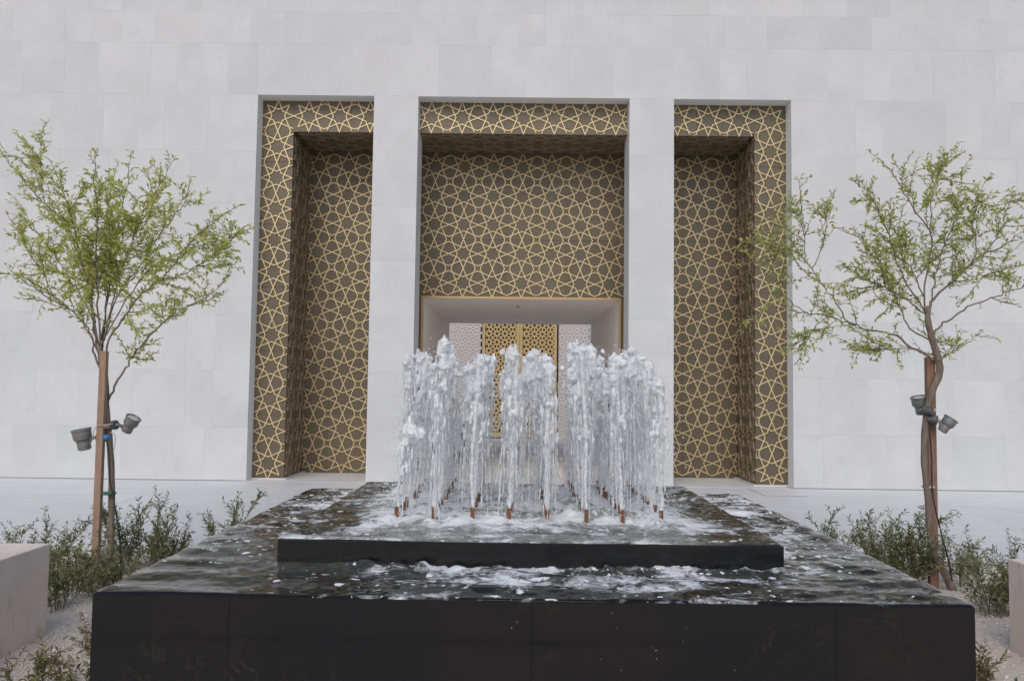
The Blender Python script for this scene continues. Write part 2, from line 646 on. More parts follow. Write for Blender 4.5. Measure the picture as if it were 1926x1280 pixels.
for z0, z1 in zip(Z_LOW[:-1], Z_LOW[1:]):
    lay_course(-A_ - 8.6 + random.uniform(-.4, 0), -A_, z0, z1, fac)
    lay_course(A_, A_ + 8.6 + random.uniform(0, .4), z0, z1, fac)
for z0, z1 in zip(Z_HIGH[:-1], Z_HIGH[1:]):
    lay_course(-13.2 + random.uniform(-.4, 0), 13.2, z0, z1, fac)
for x0, x1, z0, z1 in ((-30, -13.7, .014, 10.0), (13.7, 30, .014, 10.0), (-13.7, 13.7, 9.0, 10.0)):
    zz = z0
    while zz < z1 - .05:
        zt = min(zz + .94, z1)
        lay = np.arange(x0, x1, .9)
        for a in lay:
            outer.box((a + .001, 0, zz + .001), (min(a + .9, x1) - .001, Yb - .001, zt - .001))
        zz = zt
tag(outer.build('outer_slabs', M['wall'], fac), kind='stuff')
for s in (-1, 1):
    xa, xb = (C_, B_) if s > 0 else (-B_, -C_)
    pl = MB().box((xa, Yb, -.03), (xb, .66, TOP - .004)).build('pillar', M['wall'], fac)
    for z0, z1 in zip(Z_LOW[:-1], Z_LOW[1:]):
        lay_course(xa, xb, z0, z1, pl, fixed=1.)

# ------------------------------------------------------------------ star lattice
T225 = math.tan(math.pi / 8)


def strip(mb, P, w, h0, h1):
    """Flat bar along a planar polyline (local x,z), standing out to y=-h1; mitred."""
    P = np.asarray(P, float)
    n = len(P)
    L, R = [], []
    for i in range(n):
        d0 = P[i] - P[i - 1] if i > 0 else P[1] - P[0]
        d1 = P[i + 1] - P[i] if i < n - 1 else P[-1] - P[-2]
        d0 /= np.linalg.norm(d0)
        d1 /= np.linalg.norm(d1)
        nn = np.array([-(d0 + d1)[1], (d0 + d1)[0]])
        nn /= np.linalg.norm(nn)
        k = w / 2 / max(.3, np.dot(nn, [-d0[1], d0[0]]))
        L.append(P[i] + nn * k)
        R.append(P[i] - nn * k)
    V, Fc = [], []
    for i in range(n):
        for q, y in ((L[i], -h1), (R[i], -h1), (R[i], -h0), (L[i], -h0)):
            V.append((q[0], y, q[1]))
    for i in range(n - 1):
        a, b = i * 4, i * 4 + 4
        Fc += [(a, a + 1, b + 1, b), (a + 1, a + 2, b + 2, b + 1), (a + 3, a, b, b + 3)]
    Fc += [(0, 3, 2, 1), (n * 4 - 4, n * 4 - 3, n * 4 - 2, n * 4 - 1)]
    mb.add(V, Fc)


def star_mesh(name, r, w, h, mat_, cross='full', clip=None):
    """8 pointed star cell of half pitch r. cross: 'full' adds the four pointed star at the upper right corner,
    'half' adds the side halves used on one star wide bands, 'none' only the star."""
    mb = MB()
    Mp_ = [(r * math.cos(k * math.pi / 4), r * math.sin(k * math.pi / 4)) for k in range(8)]
    Vp = [(r * T225 * math.cos(k * math.pi / 4), r * T225 * math.sin(k * math.pi / 4)) for k in range(8)]
    hh = [h + .0012 * (k % 4) for k in range(8)]
    for k in range(8):
        strip(mb, [Mp_[k - 1], Vp[k], Mp_[(k + 1) % 8]], w, 0, hh[k])
    q = .1716 * r
    s = r * math.sqrt(.5)

    def corner(cx, cz, parts):
        sw, se, ne, nw = (cx - (r - s), cz - (r - s)), (cx + (r - s), cz - (r - s)), (cx + (r - s), cz + (r - s)), (cx - (r - s), cz + (r - s))
        U = {'S': (cx, cz - q), 'N': (cx, cz + q), 'W': (cx - q, cz), 'E': (cx + q, cz)}
        for p_ in parts:
            if p_ == 'S':
                strip(mb, [sw, U['S'], se], w, 0, hh[2])
            if p_ == 'N':
                strip(mb, [nw, U['N'], ne], w, 0, hh[2])
            if p_ == 'W':
                strip(mb, [sw, U['W'], nw], w, 0, hh[0])
            if p_ == 'E':
                strip(mb, [se, U['E'], ne], w, 0, hh[0])
            if p_ == 'w':
                strip(mb, [sw, U['S']], w, 0, hh[2])
                strip(mb, [nw, U['N']], w, 0, hh[2])
            if p_ == 'e':
                strip(mb, [se, U['S']], w, 0, hh[2])
                strip(mb, [ne, U['N']], w, 0, hh[2])
    if cross == 'full':
        corner(r, r, 'SNWE')
    if cross == 'top':
        corner(r, r, 'S')
    if cross == 'bottom':
        corner(r, r, 'SNWE')
        corner(r, -r, 'N')
    if cross == 'half':
        corner(r, r, 'Ww')
        corner(-r, r, 'Ee')
    return mb.build(name, mat_, link=False)


por = thing('bronze_portal', 'deep recessed bronze portal covered in gold star lattice behind the two stone pillars', 'portal', (X0, 0, 0))
# solid body: jambs, head (boxes), then sheet panels on the visible faces
MB().box((-A_ - .2, YS + .012, -.05), (-XI - .012, 16.2, TOP + .3)).build('jamb', M['bronze'], por)
MB().box((XI + .012, YS + .012, -.05), (A_ + .2, 16.2, TOP + .3)).build('jamb', M['bronze'], por)
MB().box((-XI - .012, YS + .012, ZS + .012), (XI + .012, 16.2, TOP + .3)).build('head', M['bronze'], por)
MB().box((-XI - .012, YB + .012, DOOR_H), (XI + .012, 16.2, ZS + .012)).box((-XI - .012, YB + .012, -.05), (-DOOR_W, 16.2, DOOR_H)).box(
    (DOOR_W, YB + .012, -.05), (XI + .012, 16.2, DOOR_H)).build('back_wall', M['bronze'], por)
gp = .0025


def sheet(a, b):
    MB().box(a, b).build('bronze_sheet', M['bronze'], por)


# front band sheets (two stars each)
SZ = [0.012 + S * 2 * i for i in range(6)] + [TOP]
for s in (-1, 1):
    xa, xb = (XI, A_) if s > 0 else (-A_, -XI)
    for z0, z1 in zip(SZ[:-1], SZ[1:]):
        sheet((xa, YS, z0 + gp), (xb, YS + .013, z1 - gp))
SXn = np.linspace(-XI, XI, 9)
for a, b in zip(SXn[:-1], SXn[1:]):
    sheet((a + gp, YS, ZS), (b - gp, YS + .013, TOP))
    sheet((a + gp, YS + .013, ZS - .001), (b - gp, YB - .001, ZS + .013))          # soffit
for z0, z1 in zip(SZ[:-1], SZ[1:]):
    z1 = min(z1, ZS)
    if z1 - z0 < .1:
        continue
    sheet((-XI - .013, YS + .013, z0 + gp), (-XI, YB - .001, z1 - gp))
    sheet((XI, YS + .013, z0 + gp), (XI + .013, YB - .001, z1 - gp))
zb = [.012] + [S * 2 * i for i in range(1, 6)] + [ZS - .002]
xbk = [-XI + .001] + [S * (k) for k in (-6.5, -4.5, -2.5, -.5, 1.5, 3.5, 5.5)] + [XI - .001]
for i in range(len(xbk) - 1):
    for j in range(len(zb) - 1):
        a, b, z0, z1 = xbk[i] + gp, xbk[i + 1] - gp, zb[j] + gp, zb[j + 1] - gp
        if z0 < DOOR_H - .05:
            segs = []
            if a < -DOOR_W - .03:
                segs.append((a, min(b, -DOOR_W - .03)))
            if b > DOOR_W + .03:
                segs.append((max(a, DOOR_W + .03), b))
        else:
            segs = [(a, b)]
        for a2, b2 in segs:
            if b2 - a2 > .02:
                sheet((a2, YB, z0), (b2, YB + .013, z1))
# gold bars
r_ = S / 2
LW, LH = .0172, .016
st_full = star_mesh('star_lattice', r_, LW, LH, M['gold'], 'full')
st_none = star_mesh('star_lattice', r_, LW, LH, M['gold'], 'none')
st_top = star_mesh('star_lattice', r_, LW, LH, M['gold'], 'top')
st_bot = star_mesh('star_lattice', r_, LW, LH, M['gold'], 'bottom')
st_half = star_mesh('star_lattice', r_, LW, LH, M['gold'], 'half')
for k in range(-7, 8):
    for j in range(11):
        x, z = k * S, (j + .5) * S
        if z < DOOR_H and abs(x) < DOOR_W + .05:
            continue
        me = st_full
        first = (j == 0) if abs(x) > DOOR_W + .05 else (j == 6)
        if first and k < 7:
            me = st_bot
        if j == 10 and k < 7:
            me = st_top
            obj('star_lattice', me, por, (x, YB, z))
            continue
        if k == 7 or j == 10 or (z < DOOR_H and k == -4 and abs(x) > DOOR_W):
            me = st_none
        obj('star_lattice', me, por, (x, YB, z))
bw = A_ - XI
for s in (-1, 1):
    for j in range(12):
        obj('star_lattice', st_half if j < 11 else st_none, por, (s * (XI + bw / 2), YS, (j + .5) * S), None, (bw / S, 1, 1))
nt = 15
pt = 2 * (XI + .0) / nt
for k in range(nt):
    obj('star_lattice', st_half, por, (-XI + pt * (k + .5), YS, (ZS + TOP) / 2), (0, math.pi / 2, 0), ((TOP - ZS) / S, 1, pt / S))
# jamb and soffit lattice (same bars in a darker, browner tone)
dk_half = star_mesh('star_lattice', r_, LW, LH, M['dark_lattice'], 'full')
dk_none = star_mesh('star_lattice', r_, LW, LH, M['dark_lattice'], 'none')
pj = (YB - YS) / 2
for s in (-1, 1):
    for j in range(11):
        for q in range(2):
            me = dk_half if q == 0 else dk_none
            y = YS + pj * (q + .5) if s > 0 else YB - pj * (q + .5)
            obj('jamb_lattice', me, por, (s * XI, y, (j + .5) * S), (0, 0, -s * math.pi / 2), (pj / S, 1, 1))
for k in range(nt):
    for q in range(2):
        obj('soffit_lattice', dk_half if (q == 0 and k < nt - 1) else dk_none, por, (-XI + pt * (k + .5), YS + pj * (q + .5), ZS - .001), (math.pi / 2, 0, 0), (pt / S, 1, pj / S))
# gold trim round the passage mouth
tr = MB()
tr.box((-DOOR_W - .035, YB - .03, .007), (-DOOR_W + .006, YB + .03, DOOR_H + .035)).box((DOOR_W - .006, YB - .03, .007), (DOOR_W + .035, YB + .03, DOOR_H + .035))
tr.box((-DOOR_W + .006, YB - .029, DOOR_H - .006), (DOOR_W - .006, YB + .03, DOOR_H + .034))
tr.build('door_frame', M['gold_edge'], por)
# thresholds: stone floor of the recess with a slim upstand along the bronze
fl = MB().box((-A_, D + .002, -.04), (A_, YB + .02, .006)).build('recess_floor', M['paving'])
tag(fl, kind='structure')
for sg in (-1, 1):
    up = MB().box((min(sg * (XI - .05), sg * A_), YS - .05, .006), (max(sg * (XI - .05), sg * A_), YS - .002, .03))
    up.box((min(sg * (XI - .05), sg * (XI - .002)), YS - .002, .006), (max(sg * (XI - .05), sg * (XI - .002)), YB, .03))
    up.build('base_upstand', M['wall'], por)
slot = MB().box((3.86, 13.09, -.002), (4.52, 13.1, .0035)).box((3.86, 13.1, -.002), (3.87, 14.06, .0035))
tag(slot.build('drain_slot', M['lamp_dark']), 'thin dark drain slot in the paving before the right opening', 'drain')

# ------------------------------------------------------------------ passage and the court beyond
YE = 21.6
ps = thing('passage', 'plain plastered passage leading through the building behind the fountain', 'passage', (X0, YB + .2, 0))
L0, L1 = 0., YE - YB - .2
wallL = MB().box((-9, L0 + .4, -.05), (-DOOR_W - .02, L1, 5.0)).box((-DOOR_W - .019, -.169, -.05), (-DOOR_W + .004, L1 + .001, DOOR_H - .004)).build('side_wall', M['plaster'], ps)
wallR = MB().box((DOOR_W + .02, L0 + .4, -.05), (9, L1, 5.0)).box((DOOR_W - .004, -.169, -.05), (DOOR_W + .019, L1 + .001, DOOR_H - .004)).build('side_wall', M['plaster'], ps)
MB().box((-DOOR_W - .019, -.169, DOOR_H - .003), (DOOR_W + .019, L0 + .39, DOOR_H + .02)).box((-DOOR_W - .0195, L0 + .391, DOOR_H - .0028), (DOOR_W + .0195, L1 - .001, 4.9)).build('ceiling', M['plaster'], ps)
MB().box((-DOOR_W, L0 - .18, -.04), (DOOR_W, L1, .003)).build('floor', M['plaster'], ps)
for s in (-1, 1):
    d_ = MB().box((min(s * (DOOR_W - .003), s * (DOOR_W - .03)), 1.0, .004), (max(s * (DOOR_W - .003), s * (DOOR_W - .03)), 3.6, 2.15)).build('side_door', M['brown_door'], ps)
    MB().box((min(s * (DOOR_W - .03), s * (DOOR_W - .04)), 2.29, .02), (max(s * (DOOR_W - .03), s * (DOOR_W - .04)), 2.31, 2.13)).build('meeting_strip', M['door_dark'], d_)
for (px, py), lab in (((974, 579), 'dark sprinkler head on the passage ceiling nearer the portal'), ((972, 609), 'dark sprinkler head on the passage ceiling farther inside')):
    d = RW @ np.array([(px - 963) / F_PX, 1., -(py - 640) / F_PX])
    k = (DOOR_H - .05 - CAM_H) / d[2]
    q = np.array([0, 0, CAM_H]) + d * k
    sp = thing('ceiling_sprinkler', lab, 'sprinkler', (q[0], q[1], DOOR_H), 'sprinklers on the passage ceiling')
    MB().lathe([(.032, -.008), (.032, 0)], n=14).build('plate', M['lamp_dark'], sp, True)
    MB().lathe([(.007, -.045), (.011, -.008)], n=10).lathe([(.022, -.05), (.022, -.045)], n=12).build('head', M['lamp_dark'], sp)

YF = 27.2
tag(MB().box((-9, YE, -.06), (9, YF + .1, -.001)).build('court_floor', M['paving']), kind='structure')
fw = thing('court_wall', 'pale wall with cream lattice screens seen at the end of the passage', 'wall', (X0, YF, 0))
MB().box((-9, .10, -.05), (9, .5, 4.6)).build('wall_body', M['wall'], fw)
for s in (-1, 1):
    MB().box((min(s * 9, s * 8.6), -YF + YE, -.05), (max(s * 9, s * 8.6), .1, 4.6)).build('wing', M['wall'], fw)
    xa, xb = (1.28, 2.26) if s > 0 else (-2.26, -1.28)
    sc = MB().box((xa, .06, .0), (xb, .098, 4.2)).build('lattice_screen', M['cream_back'], fw)
ss = .245
cr_st = star_mesh('screen_star', ss / 2, .026, .03, M['cream'], 'full')
for s in (-1, 1):
    sc = [c_ for c_ in fw.children if c_.name.startswith('lattice_screen')][0 if s < 0 else 1]
    for i in range(4):
        for j in range(17):
            obj('screen_star', cr_st, sc, (s * 1.77 + (i - 1.5) * ss, .06, (j + .5) * ss))
gd = thing('gold_lattice_door', 'tall pair of gold pierced lattice doors at the end of the passage', 'door', (X0 + .0, YF, 0))
MB().box((-1.275, .05, .0), (-1.225, .1, 4.3)).box((1.225, .05, 0), (1.275, .1, 4.3)).box((-1.225, .055, 4.2), (1.225, .1, 4.3)).build('dark_gap', M['door_dark'], gd)
gs = .28
gd_st = star_mesh('pierced_star', gs / 2, .034, .02, M['door_gold'], 'full')
for s in (-1, 1):
    lf = MB().box((min(s * .005, s * 1.22), .04, .06), (max(s * .005, s * 1.22), .06, 4.18)).build('door_leaf', M['door_dark'], gd)
    fr = MB()
    fr.box((min(s * .005, s * .10), .0, .06), (max(s * .005, s * .10), .039, 4.18)).box((min(s * 1.13, s * 1.22), .0, .06), (max(s * 1.13, s * 1.22), .039, 4.18))
    fr.box((min(s * .101, s * 1.129), .002, .06), (max(s * .101, s * 1.129), .039, .2)).box((min(s * .101, s * 1.129), .002, 4.04), (max(s * .101, s * 1.129), .039, 4.18))
    fr.build('leaf_frame', M['door_gold'], lf)
    for i in range(4):
        for j in range(14):
            obj('pierced_star', gd_st, lf, (s * .615 + (i - 1.5) * .26, .04, .2 + (j + .5) * gs), None, (.26 / gs, 1, 1))

# ------------------------------------------------------------------ fountain
fo = thing('fountain', 'large square black granite fountain with a raised inner tier', 'fountain', (FX, FYC, 0))
core = MB().box((-FW + .03, -FW + .03, -.05), (FW - .03, FW - .03, FH - .03))
core.build('basin_core', M['joint'], fo)
edges = [-FW, -1.375, 0, 1.375, FW]
for side in range(4):
    c_, s_ = [(1, 0), (0, 1), (-1, 0), (0, -1)][side]
    for a, b in zip(edges[:-1], edges[1:]):
        end = 0. if side % 2 == 0 else .0305
        a2 = a + (.0003 if a > -FW else end)
        b2 = b - (.0003 if b < FW else end)
        o = MB().box((a2, -FW, -.05), (b2, -FW + .03, FH - .004)).build('granite_slab', M['granite'], fo)
        o.rotation_euler = (0, 0, side * math.pi / 2)
        bevel(o, .0015, 2)
W2 = FW - INS
tier = bevel(MB().box((-W2, -W2, FH - .05), (W2, W2, IT - .004)).build('inner_tier', M['granite'], fo), .006, 3)

# nozzle grid and jets
NX = NY = 8
gx_ = np.linspace(-.79, .79, NX)
gy_ = np.linspace(-.80, .80, NY)
noz = MB().lathe([(.0125, -.03), (.0125, .098), (.0095, .0982), (.0095, .06)], n=14).lathe([(.019, -.03), (.019, .006)], n=14).build('nozzle', M['copper'], link=False, smooth=False)


def heights(X, Y, lvl):
    """Wave height in local fountain coordinates."""
    R = np.sqrt(X ** 2 + Y ** 2)
    h = .0085 * np.sin(3.1 * X + 19 * Y + 5 * fbm(X * 1.3, Y * 1.3, 11)) * (.4 + 1.2 * vnoise(X * 1.1, Y * 1.1, 4))
    rough_ = np.clip(.55 + .9 * np.clip((X + 1.5) / 1.2, 0, 1) * .6 + .6 * np.clip((Y + .6) / 1., 0, 1), .5, 1.6)
    h += rough_ * (.022 * fbm(X * 3.5, Y * 6.5, 21, 4) + .020 * fbm(X * 9, Y * 13, 31, 3) + .010 * fbm(X * 20, Y * 26, 37, 2))
    return h * lvl


def sheet_water(name, half, z, n, edge_drop, inner=None, lvl=1., mound=False):
    u = np.linspace(-half, half, n)
    X, Y = np.meshgrid(u, u)
    ed = np.minimum(half - np.abs(X), half - np.abs(Y))
    k = np.clip(ed / .12, 0, 1)
    Z = heights(X, Y, lvl) * (.22 + .78 * k)
    if not mound:
        dfr = -(Y + W2)
        fr = np.clip(1 - np.abs(dfr - .03) / .10, 0, 1) * (np.abs(X) < W2) * np.clip((X + 1.2) / .5, .15, 1)
        Z += fr * (np.abs(fbm(X * 7, Y * 7, 91, 4)) * .16 + np.abs(fbm(X * 22, Y * 22, 95, 2)) * .05)
    if mound:
        Rm = np.maximum(np.abs(X), np.abs(Y))
        act = np.clip((1.06 - Rm) / .25, 0, 1)
        lump = np.abs(fbm(X * 5, Y * 5, 41, 4)) * .14 + np.abs(fbm(X * 13, Y * 13, 51, 3)) * .09
        Z += act * (lump + .012)
    Z = Z - edge_drop * (1 - np.clip(ed / .012, 0, 1)) ** 2
    foam = np.zeros_like(X)
    milk = np.zeros_like(X)
    Rm = np.maximum(np.abs(X), np.abs(Y))
    if mound:
        act = np.clip((1.12 - Rm) / .3, 0, 1)
        foam = .50 + 1.0 * act + .45 * fbm(X * 3, Y * 3, 61)
        milk = np.clip(.55 + .35 * act + 1.0 * fbm(X * 1.8, Y * 3, 71) - .75 * np.clip((np.abs(X) - .9) / .3, 0, 1), 0, 1)
    else:
        near = np.clip(1 - (Rm - W2) / .62, 0, 1)
        front = np.clip(-(Y + W2) / .25, 0, 1) * np.clip((X + .9) / .6, 0, 1)
        right = np.clip((X - W2) / .1, 0, 1)
        back = np.clip((Y - .2) / .6, 0, 1)
        left = np.clip((-X - W2) / .1, 0, 1)
        foam = .45 + .18 * near + .15 * front * near + .12 * right * (near + .3) + .26 * back - .20 * left * np.clip((.3 - Y) / .8, 0, 1)
        milk = np.clip(.15 * near + .25 * back * near, 0, .5)
        foam = np.where(Y < -W2, foam - .32 * np.clip((-.75 - X) / .5, 0, 1) - .22 * np.clip((X - .9) / .5, 0, 1), foam)
        foam = foam + .35 * fbm(X * 1.2, Y * 1.2, 81) + .25 * fr
    V = np.stack([X + FX, Y + FYC, Z + z], -1).reshape(-1, 3)
    idx = np.arange(n * n).reshape(n, n)
    Fq = np.stack([idx[:-1, :-1], idx[:-1, 1:], idx[1:, 1:], idx[1:, :-1]], -1).reshape(-1, 4)
    if inner:
        cx = V[Fq].mean(1)
        keep = (np.abs(cx[:, 0] - FX) > inner) | (np.abs(cx[:, 1] - FYC) > inner)
        Fq = Fq[keep]
    # skirt: the film turning over the lip
    o = mk(name, V, Fq, M['pool_up'] if mound else M['pool'], None, True)
    for nm, arr in (('foam', foam), ('milk', milk)):
        a = o.data.attributes.new(nm, 'FLOAT', 'POINT')
        a.data.foreach_set('value', np.clip(arr, 0, 1).astype(np.float32).ravel())
    return o


pw = sheet_water('basin_water', FW + .003, FH + .004, 330, .010, W2 - .03)
tag(pw, 'dark rippling water with white foam flecks in the lower basin', 'water', None, 'structure')
uw = sheet_water('upper_water', W2 + .002, IT + .004, 230, .008, None, .9, True)
tag(uw, 'pale churned water on the raised inner tier', 'water', None, 'structure')


# --- jets
def blob(mb, c, r, seed, stretch=1.):
    """Small lumpy closed lump of water."""
    n, mrings = 8, 6
    V, Fc = [], []
    rs = np.random.default_rng(seed)
    for i in range(mrings + 1):
        ph = math.pi * i / mrings
        for k in range(n):
            th = 2 * math.pi * (k + .5 * (i % 2)) / n
            rr = r * rs.uniform(.72, 1.25)
            if i in (0, mrings):
                rr = r
            V.append((c[0] + rr * math.sin(ph) * math.cos(th), c[1] + rr * math.sin(ph) * math.sin(th), c[2] + stretch * rr * math.cos(ph)))
    for i in range(mrings):
        for k in range(n):
            Fc.append((i * n + k, (i + 1) * n + k, (i + 1) * n + (k + 1) % n, i * n + (k + 1) % n))
    mb.add(V, Fc)


def drop(mb, c, r, st):
    V = [(c[0] + r, c[1], c[2]), (c[0], c[1] + r, c[2]), (c[0] - r, c[1], c[2]), (c[0], c[1] - r, c[2]), (c[0], c[1], c[2] + r * st), (c[0], c[1], c[2] - r * st * .8)]
    mb.add(V, [(0, 1, 4), (1, 2, 4), (2, 3, 4), (3, 0, 4), (1, 0, 5), (2, 1, 5), (3, 2, 5), (0, 3, 5)])


cloud_tex = bpy.data.textures.new('jet_lumps', 'CLOUDS')
cloud_tex.noise_scale = .030
cloud_tex.noise_depth = 3


def fuse(mb, name, mat_, voxel, disp):
    """Fuse overlapping lumps into one skin of water and roughen it."""
    me = mb.build(name + '_raw', None, link=False)
    ob = bpy.data.objects.new('fuse_tmp', me)
    COL.objects.link(ob)
    r_m = ob.modifiers.new('r', 'REMESH')
    r_m.mode = 'VOXEL'
    r_m.voxel_size = voxel
    s_m = ob.modifiers.new('s', 'SMOOTH')
    s_m.factor = .5
    s_m.iterations = 2
    d_m = ob.modifiers.new('d', 'DISPLACE')
    d_m.texture = cloud_tex
    d_m.strength = disp
    d_m.mid_level = .5
    em = bpy.data.meshes.new_from_object(ob.evaluated_get(bpy.context.evaluated_depsgraph_get()))
    bpy.data.objects.remove(ob)
    em.name = name
    em.materials.clear()
    em.materials.append(mat_)
    em.polygons.foreach_set('use_smooth', np.ones(len(em.polygons), dtype=bool))
    return em


def jet_variant(seed, H=1.0, frothy=False):
    """Meshes of one jet of unit height: rising stream, broken head, falling threads and drops."""
    rs = np.random.default_rng(seed)
    lean = rs.normal(0, .016, 2)
    z = np.linspace(.09, H * .97, 56)
    w = np.cumsum(rs.normal(0, .0012, (56, 2)), 0) + lean * (z[:, None] / H) ** 2
    r = .0075 + .008 * (z / H) ** 2 + rs.normal(0, .0012, 56)
    stream = MB().tube(np.column_stack([w, z]), np.clip(r, .004, .05), 9).build('rising_stream', M['stream'], smooth=True, link=False)
    # head: a rounded cap over ragged sheets that hang and tear lower down
    cb = MB()
    top = lean + w[-1] * .5
    capw = rs.uniform(.018, .030) if not frothy else .040
    for i in range(rs.integers(6, 10) if not frothy else 16):
        c = (top[0] + rs.normal(0, capw * .7), top[1] + rs.normal(0, capw * .7), H - capw - abs(rs.normal(0, .022)))
        blob(cb, c, rs.uniform(.45, .9) * capw, int(rs.integers(1 << 30)), rs.uniform(1., 1.6))
    for i in range(rs.integers(46, 62)):
        f = rs.random() ** 1.25
        zz = H * (.97 - .50 * f)
        spread = .018 + .024 * min(1, f * 2.)
        a = rs.uniform(0, 6.283)
        rad = spread * rs.uniform(.3, 1.25)
        c = (top[0] * (1 - f * .4) + rad * math.cos(a), top[1] * (1 - f * .4) + rad * math.sin(a), zz)
        blob(cb, c, rs.uniform(.006, .015) * (1.1 - .5 * f), int(rs.integers(1 << 30)), rs.uniform(1.6, 5.5))
    crown = fuse(cb, 'broken_head', M['froth'] if frothy else M['crown'], .0052, .016)
    sb = MB()
    for i in range(rs.integers(11, 16)):
        a = rs.uniform(0, 6.28)
        z1 = H * rs.uniform(.45, .96)
        z0 = max(.0, z1 - H * rs.uniform(.15, .8))
        n = max(6, int((z1 - z0) / .016))
        tt = np.linspace(0, 1, n)
        rad0, rad1 = rs.uniform(.006, .028), rs.uniform(.012, .056)
        rad = rad0 + (rad1 - rad0) * np.sqrt(tt)
        P = np.column_stack([top[0] + rad * np.cos(a), top[1] + rad * np.sin(a), z1 + (z0 - z1) * tt])
        P[:, :2] += np.cumsum(rs.normal(0, .0009, (n, 2)), 0)
        rr = rs.uniform(.0010, .0030) * (1 + .9 * np.sin(np.arange(n) * rs.uniform(.5, 1.3) + rs.uniform(0, 6)) + rs.normal(0, .4, n))
        rr = np.clip(rr, .0003, .009) * np.clip(np.minimum(tt, 1 - tt) * 8, .15, 1)
        sb.tube(P, rr, 5)
    for i in range(280):
        a, rad = rs.uniform(0, 6.28), abs(rs.normal(0, .05)) + .008
        drop(sb, (rad * math.cos(a), rad * math.sin(a), H * rs.uniform(.0, 1.0) ** .8), rs.uniform(.0010, .0036), rs.uniform(1.2, 4.5))
    for i in range(16):
        a, rad = rs.uniform(0, 6.28), rs.uniform(.05, .15)
        drop(sb, (rad * math.cos(a), rad * math.sin(a), H * rs.uniform(.1, .9)), rs.uniform(.0008, .0022), rs.uniform(1, 2))
    spray = sb.build('falling_spray', M['spray'], smooth=True, link=False)
    return stream, crown, spray


VAR = [jet_variant(100 + i) for i in range(12)]
SHORT = jet_variant(140, .60, True)
ORD = ['first', 'second', 'third', 'fourth', 'fifth', 'sixth', 'seventh', 'eighth']
front_h = [1.0, .98, 1.02, 1.06, .97, 1.08, 1.03, .88]
hr = random.Random(3)
for j in range(NY):
    for i in range(NX):
        x, y = FX + gx_[i] + hr.uniform(-.008, .008), FYC + gy_[j] + hr.uniform(-.01, .01)
        obj('nozzle', noz, fo, (x - FX, y - FYC, IT))
        h = front_h[i] if j == 0 else hr.uniform(.84, 1.12) + .012 * j
        if j == 1 and i in (0, 7):
            h = 1.0
        row = 'the front row' if j == 0 else ('the rearmost row' if j == 7 else 'the %s row back' % ORD[j])
        pl_ = 'leftmost' if i == 0 else ('rightmost' if i == 7 else ORD[i] + ' from the left')
        lab = ('short stubby water jet, leftmost in the front row of the fountain' if (i, j) == (0, 0) else
               'foaming water jet, %s in %s of the fountain' % (pl_, row))
        jt = thing('water_jet', lab, 'water jet', (x, y, IT), 'jets of the fountain')
        jt.rotation_euler = (hr.gauss(0, .025), max(-.055, min(.055, hr.gauss(0, .016 if j < 2 else .034))) - .03 * gx_[i] * abs(gx_[i]), 0)
        a = hr.uniform(0, 6.28)
        st_, cr_, sp_ = SHORT if (i, j) == (0, 0) else VAR[hr.randrange(12)]
        wd = hr.uniform(1.05, 1.4)
        for nm, me in (('rising_stream', st_), ('broken_head', cr_), ('falling_spray', sp_)):
            o = obj(nm, me, jt, None, (0, 0, a), (wd, wd, h))
            if nm != 'rising_stream':
                o['kind'] = 'stuff'

# thin water running down the granite, and splashes at the foot of the tier
tk = MB()
ra = np.random.default_rng(5)
for i in range(14):
    cx = ra.choice([955, 960, 985, 1125, 1150, 1160, 1240, 1245, 1285, 1380])
    P = at(cx + ra.normal(0, 9), ra.uniform(1150, 1280), FY - .004)
    drop(tk, P, ra.uniform(.0007, .0019), ra.uniform(1.5, 5))
tag(tk.build('trickling_water', M['spray'], smooth=True), 'few drops of water running down the front granite face', 'water', None, 'stuff')
# ------------------------------------------------------------------ stone benches
for s, lab in ((-1, 'low beige stone bench block at the left edge beside the shrubs'), (1, 'low beige stone bench block cut by the right edge of the picture')):
    x = -3.03 if s < 0 else 3.18
    xa, xb = (x - .9, x) if s < 0 else (x, x + .9)
    ztop = float(at(92, 1022, 5.46)[2]) if s < 0 else float(at(1893, 1048, 5.5)[2])
    o = bevel(MB().box((xa, 3.2, -.05), (xb, 5.47, ztop)).build('stone_bench', M['bench']), .006, 2)
    tag(o, lab, 'bench', 'stone benches flanking the fountain')


# ------------------------------------------------------------------ vegetation
def leaf_quads(P, Dv, L, Wd, rs):
    """Kites: P base points, Dv directions (unit), L lengths, Wd widths -> V,F."""
    n = len(P)
    up_ = rs.normal(0, 1, (n, 3)) * .55 + np.array([0, 0, 1.])
    side = np.cross(Dv, up_)
    side /= np.linalg.norm(side, axis=1)[:, None] + 1e-9
    nor = np.cross(side, Dv)
    tip = P + Dv * L[:, None] - nor * (L * .12)[:, None]
    mid = P + Dv * (L * .45)[:, None]
    a = mid + side * (Wd / 2)[:, None] + nor * (Wd * .18)[:, None]
    b = mid - side * (Wd / 2)[:, None] + nor * (Wd * .18)[:, None]
    V = np.stack([P, a, tip, b], 1).reshape(-1, 3)
    Fq = (np.array([[0, 1, 2], [0, 2, 3]])[None] + 4 * np.arange(n)[:, None, None]).reshape(-1, 3)
    return V, Fq


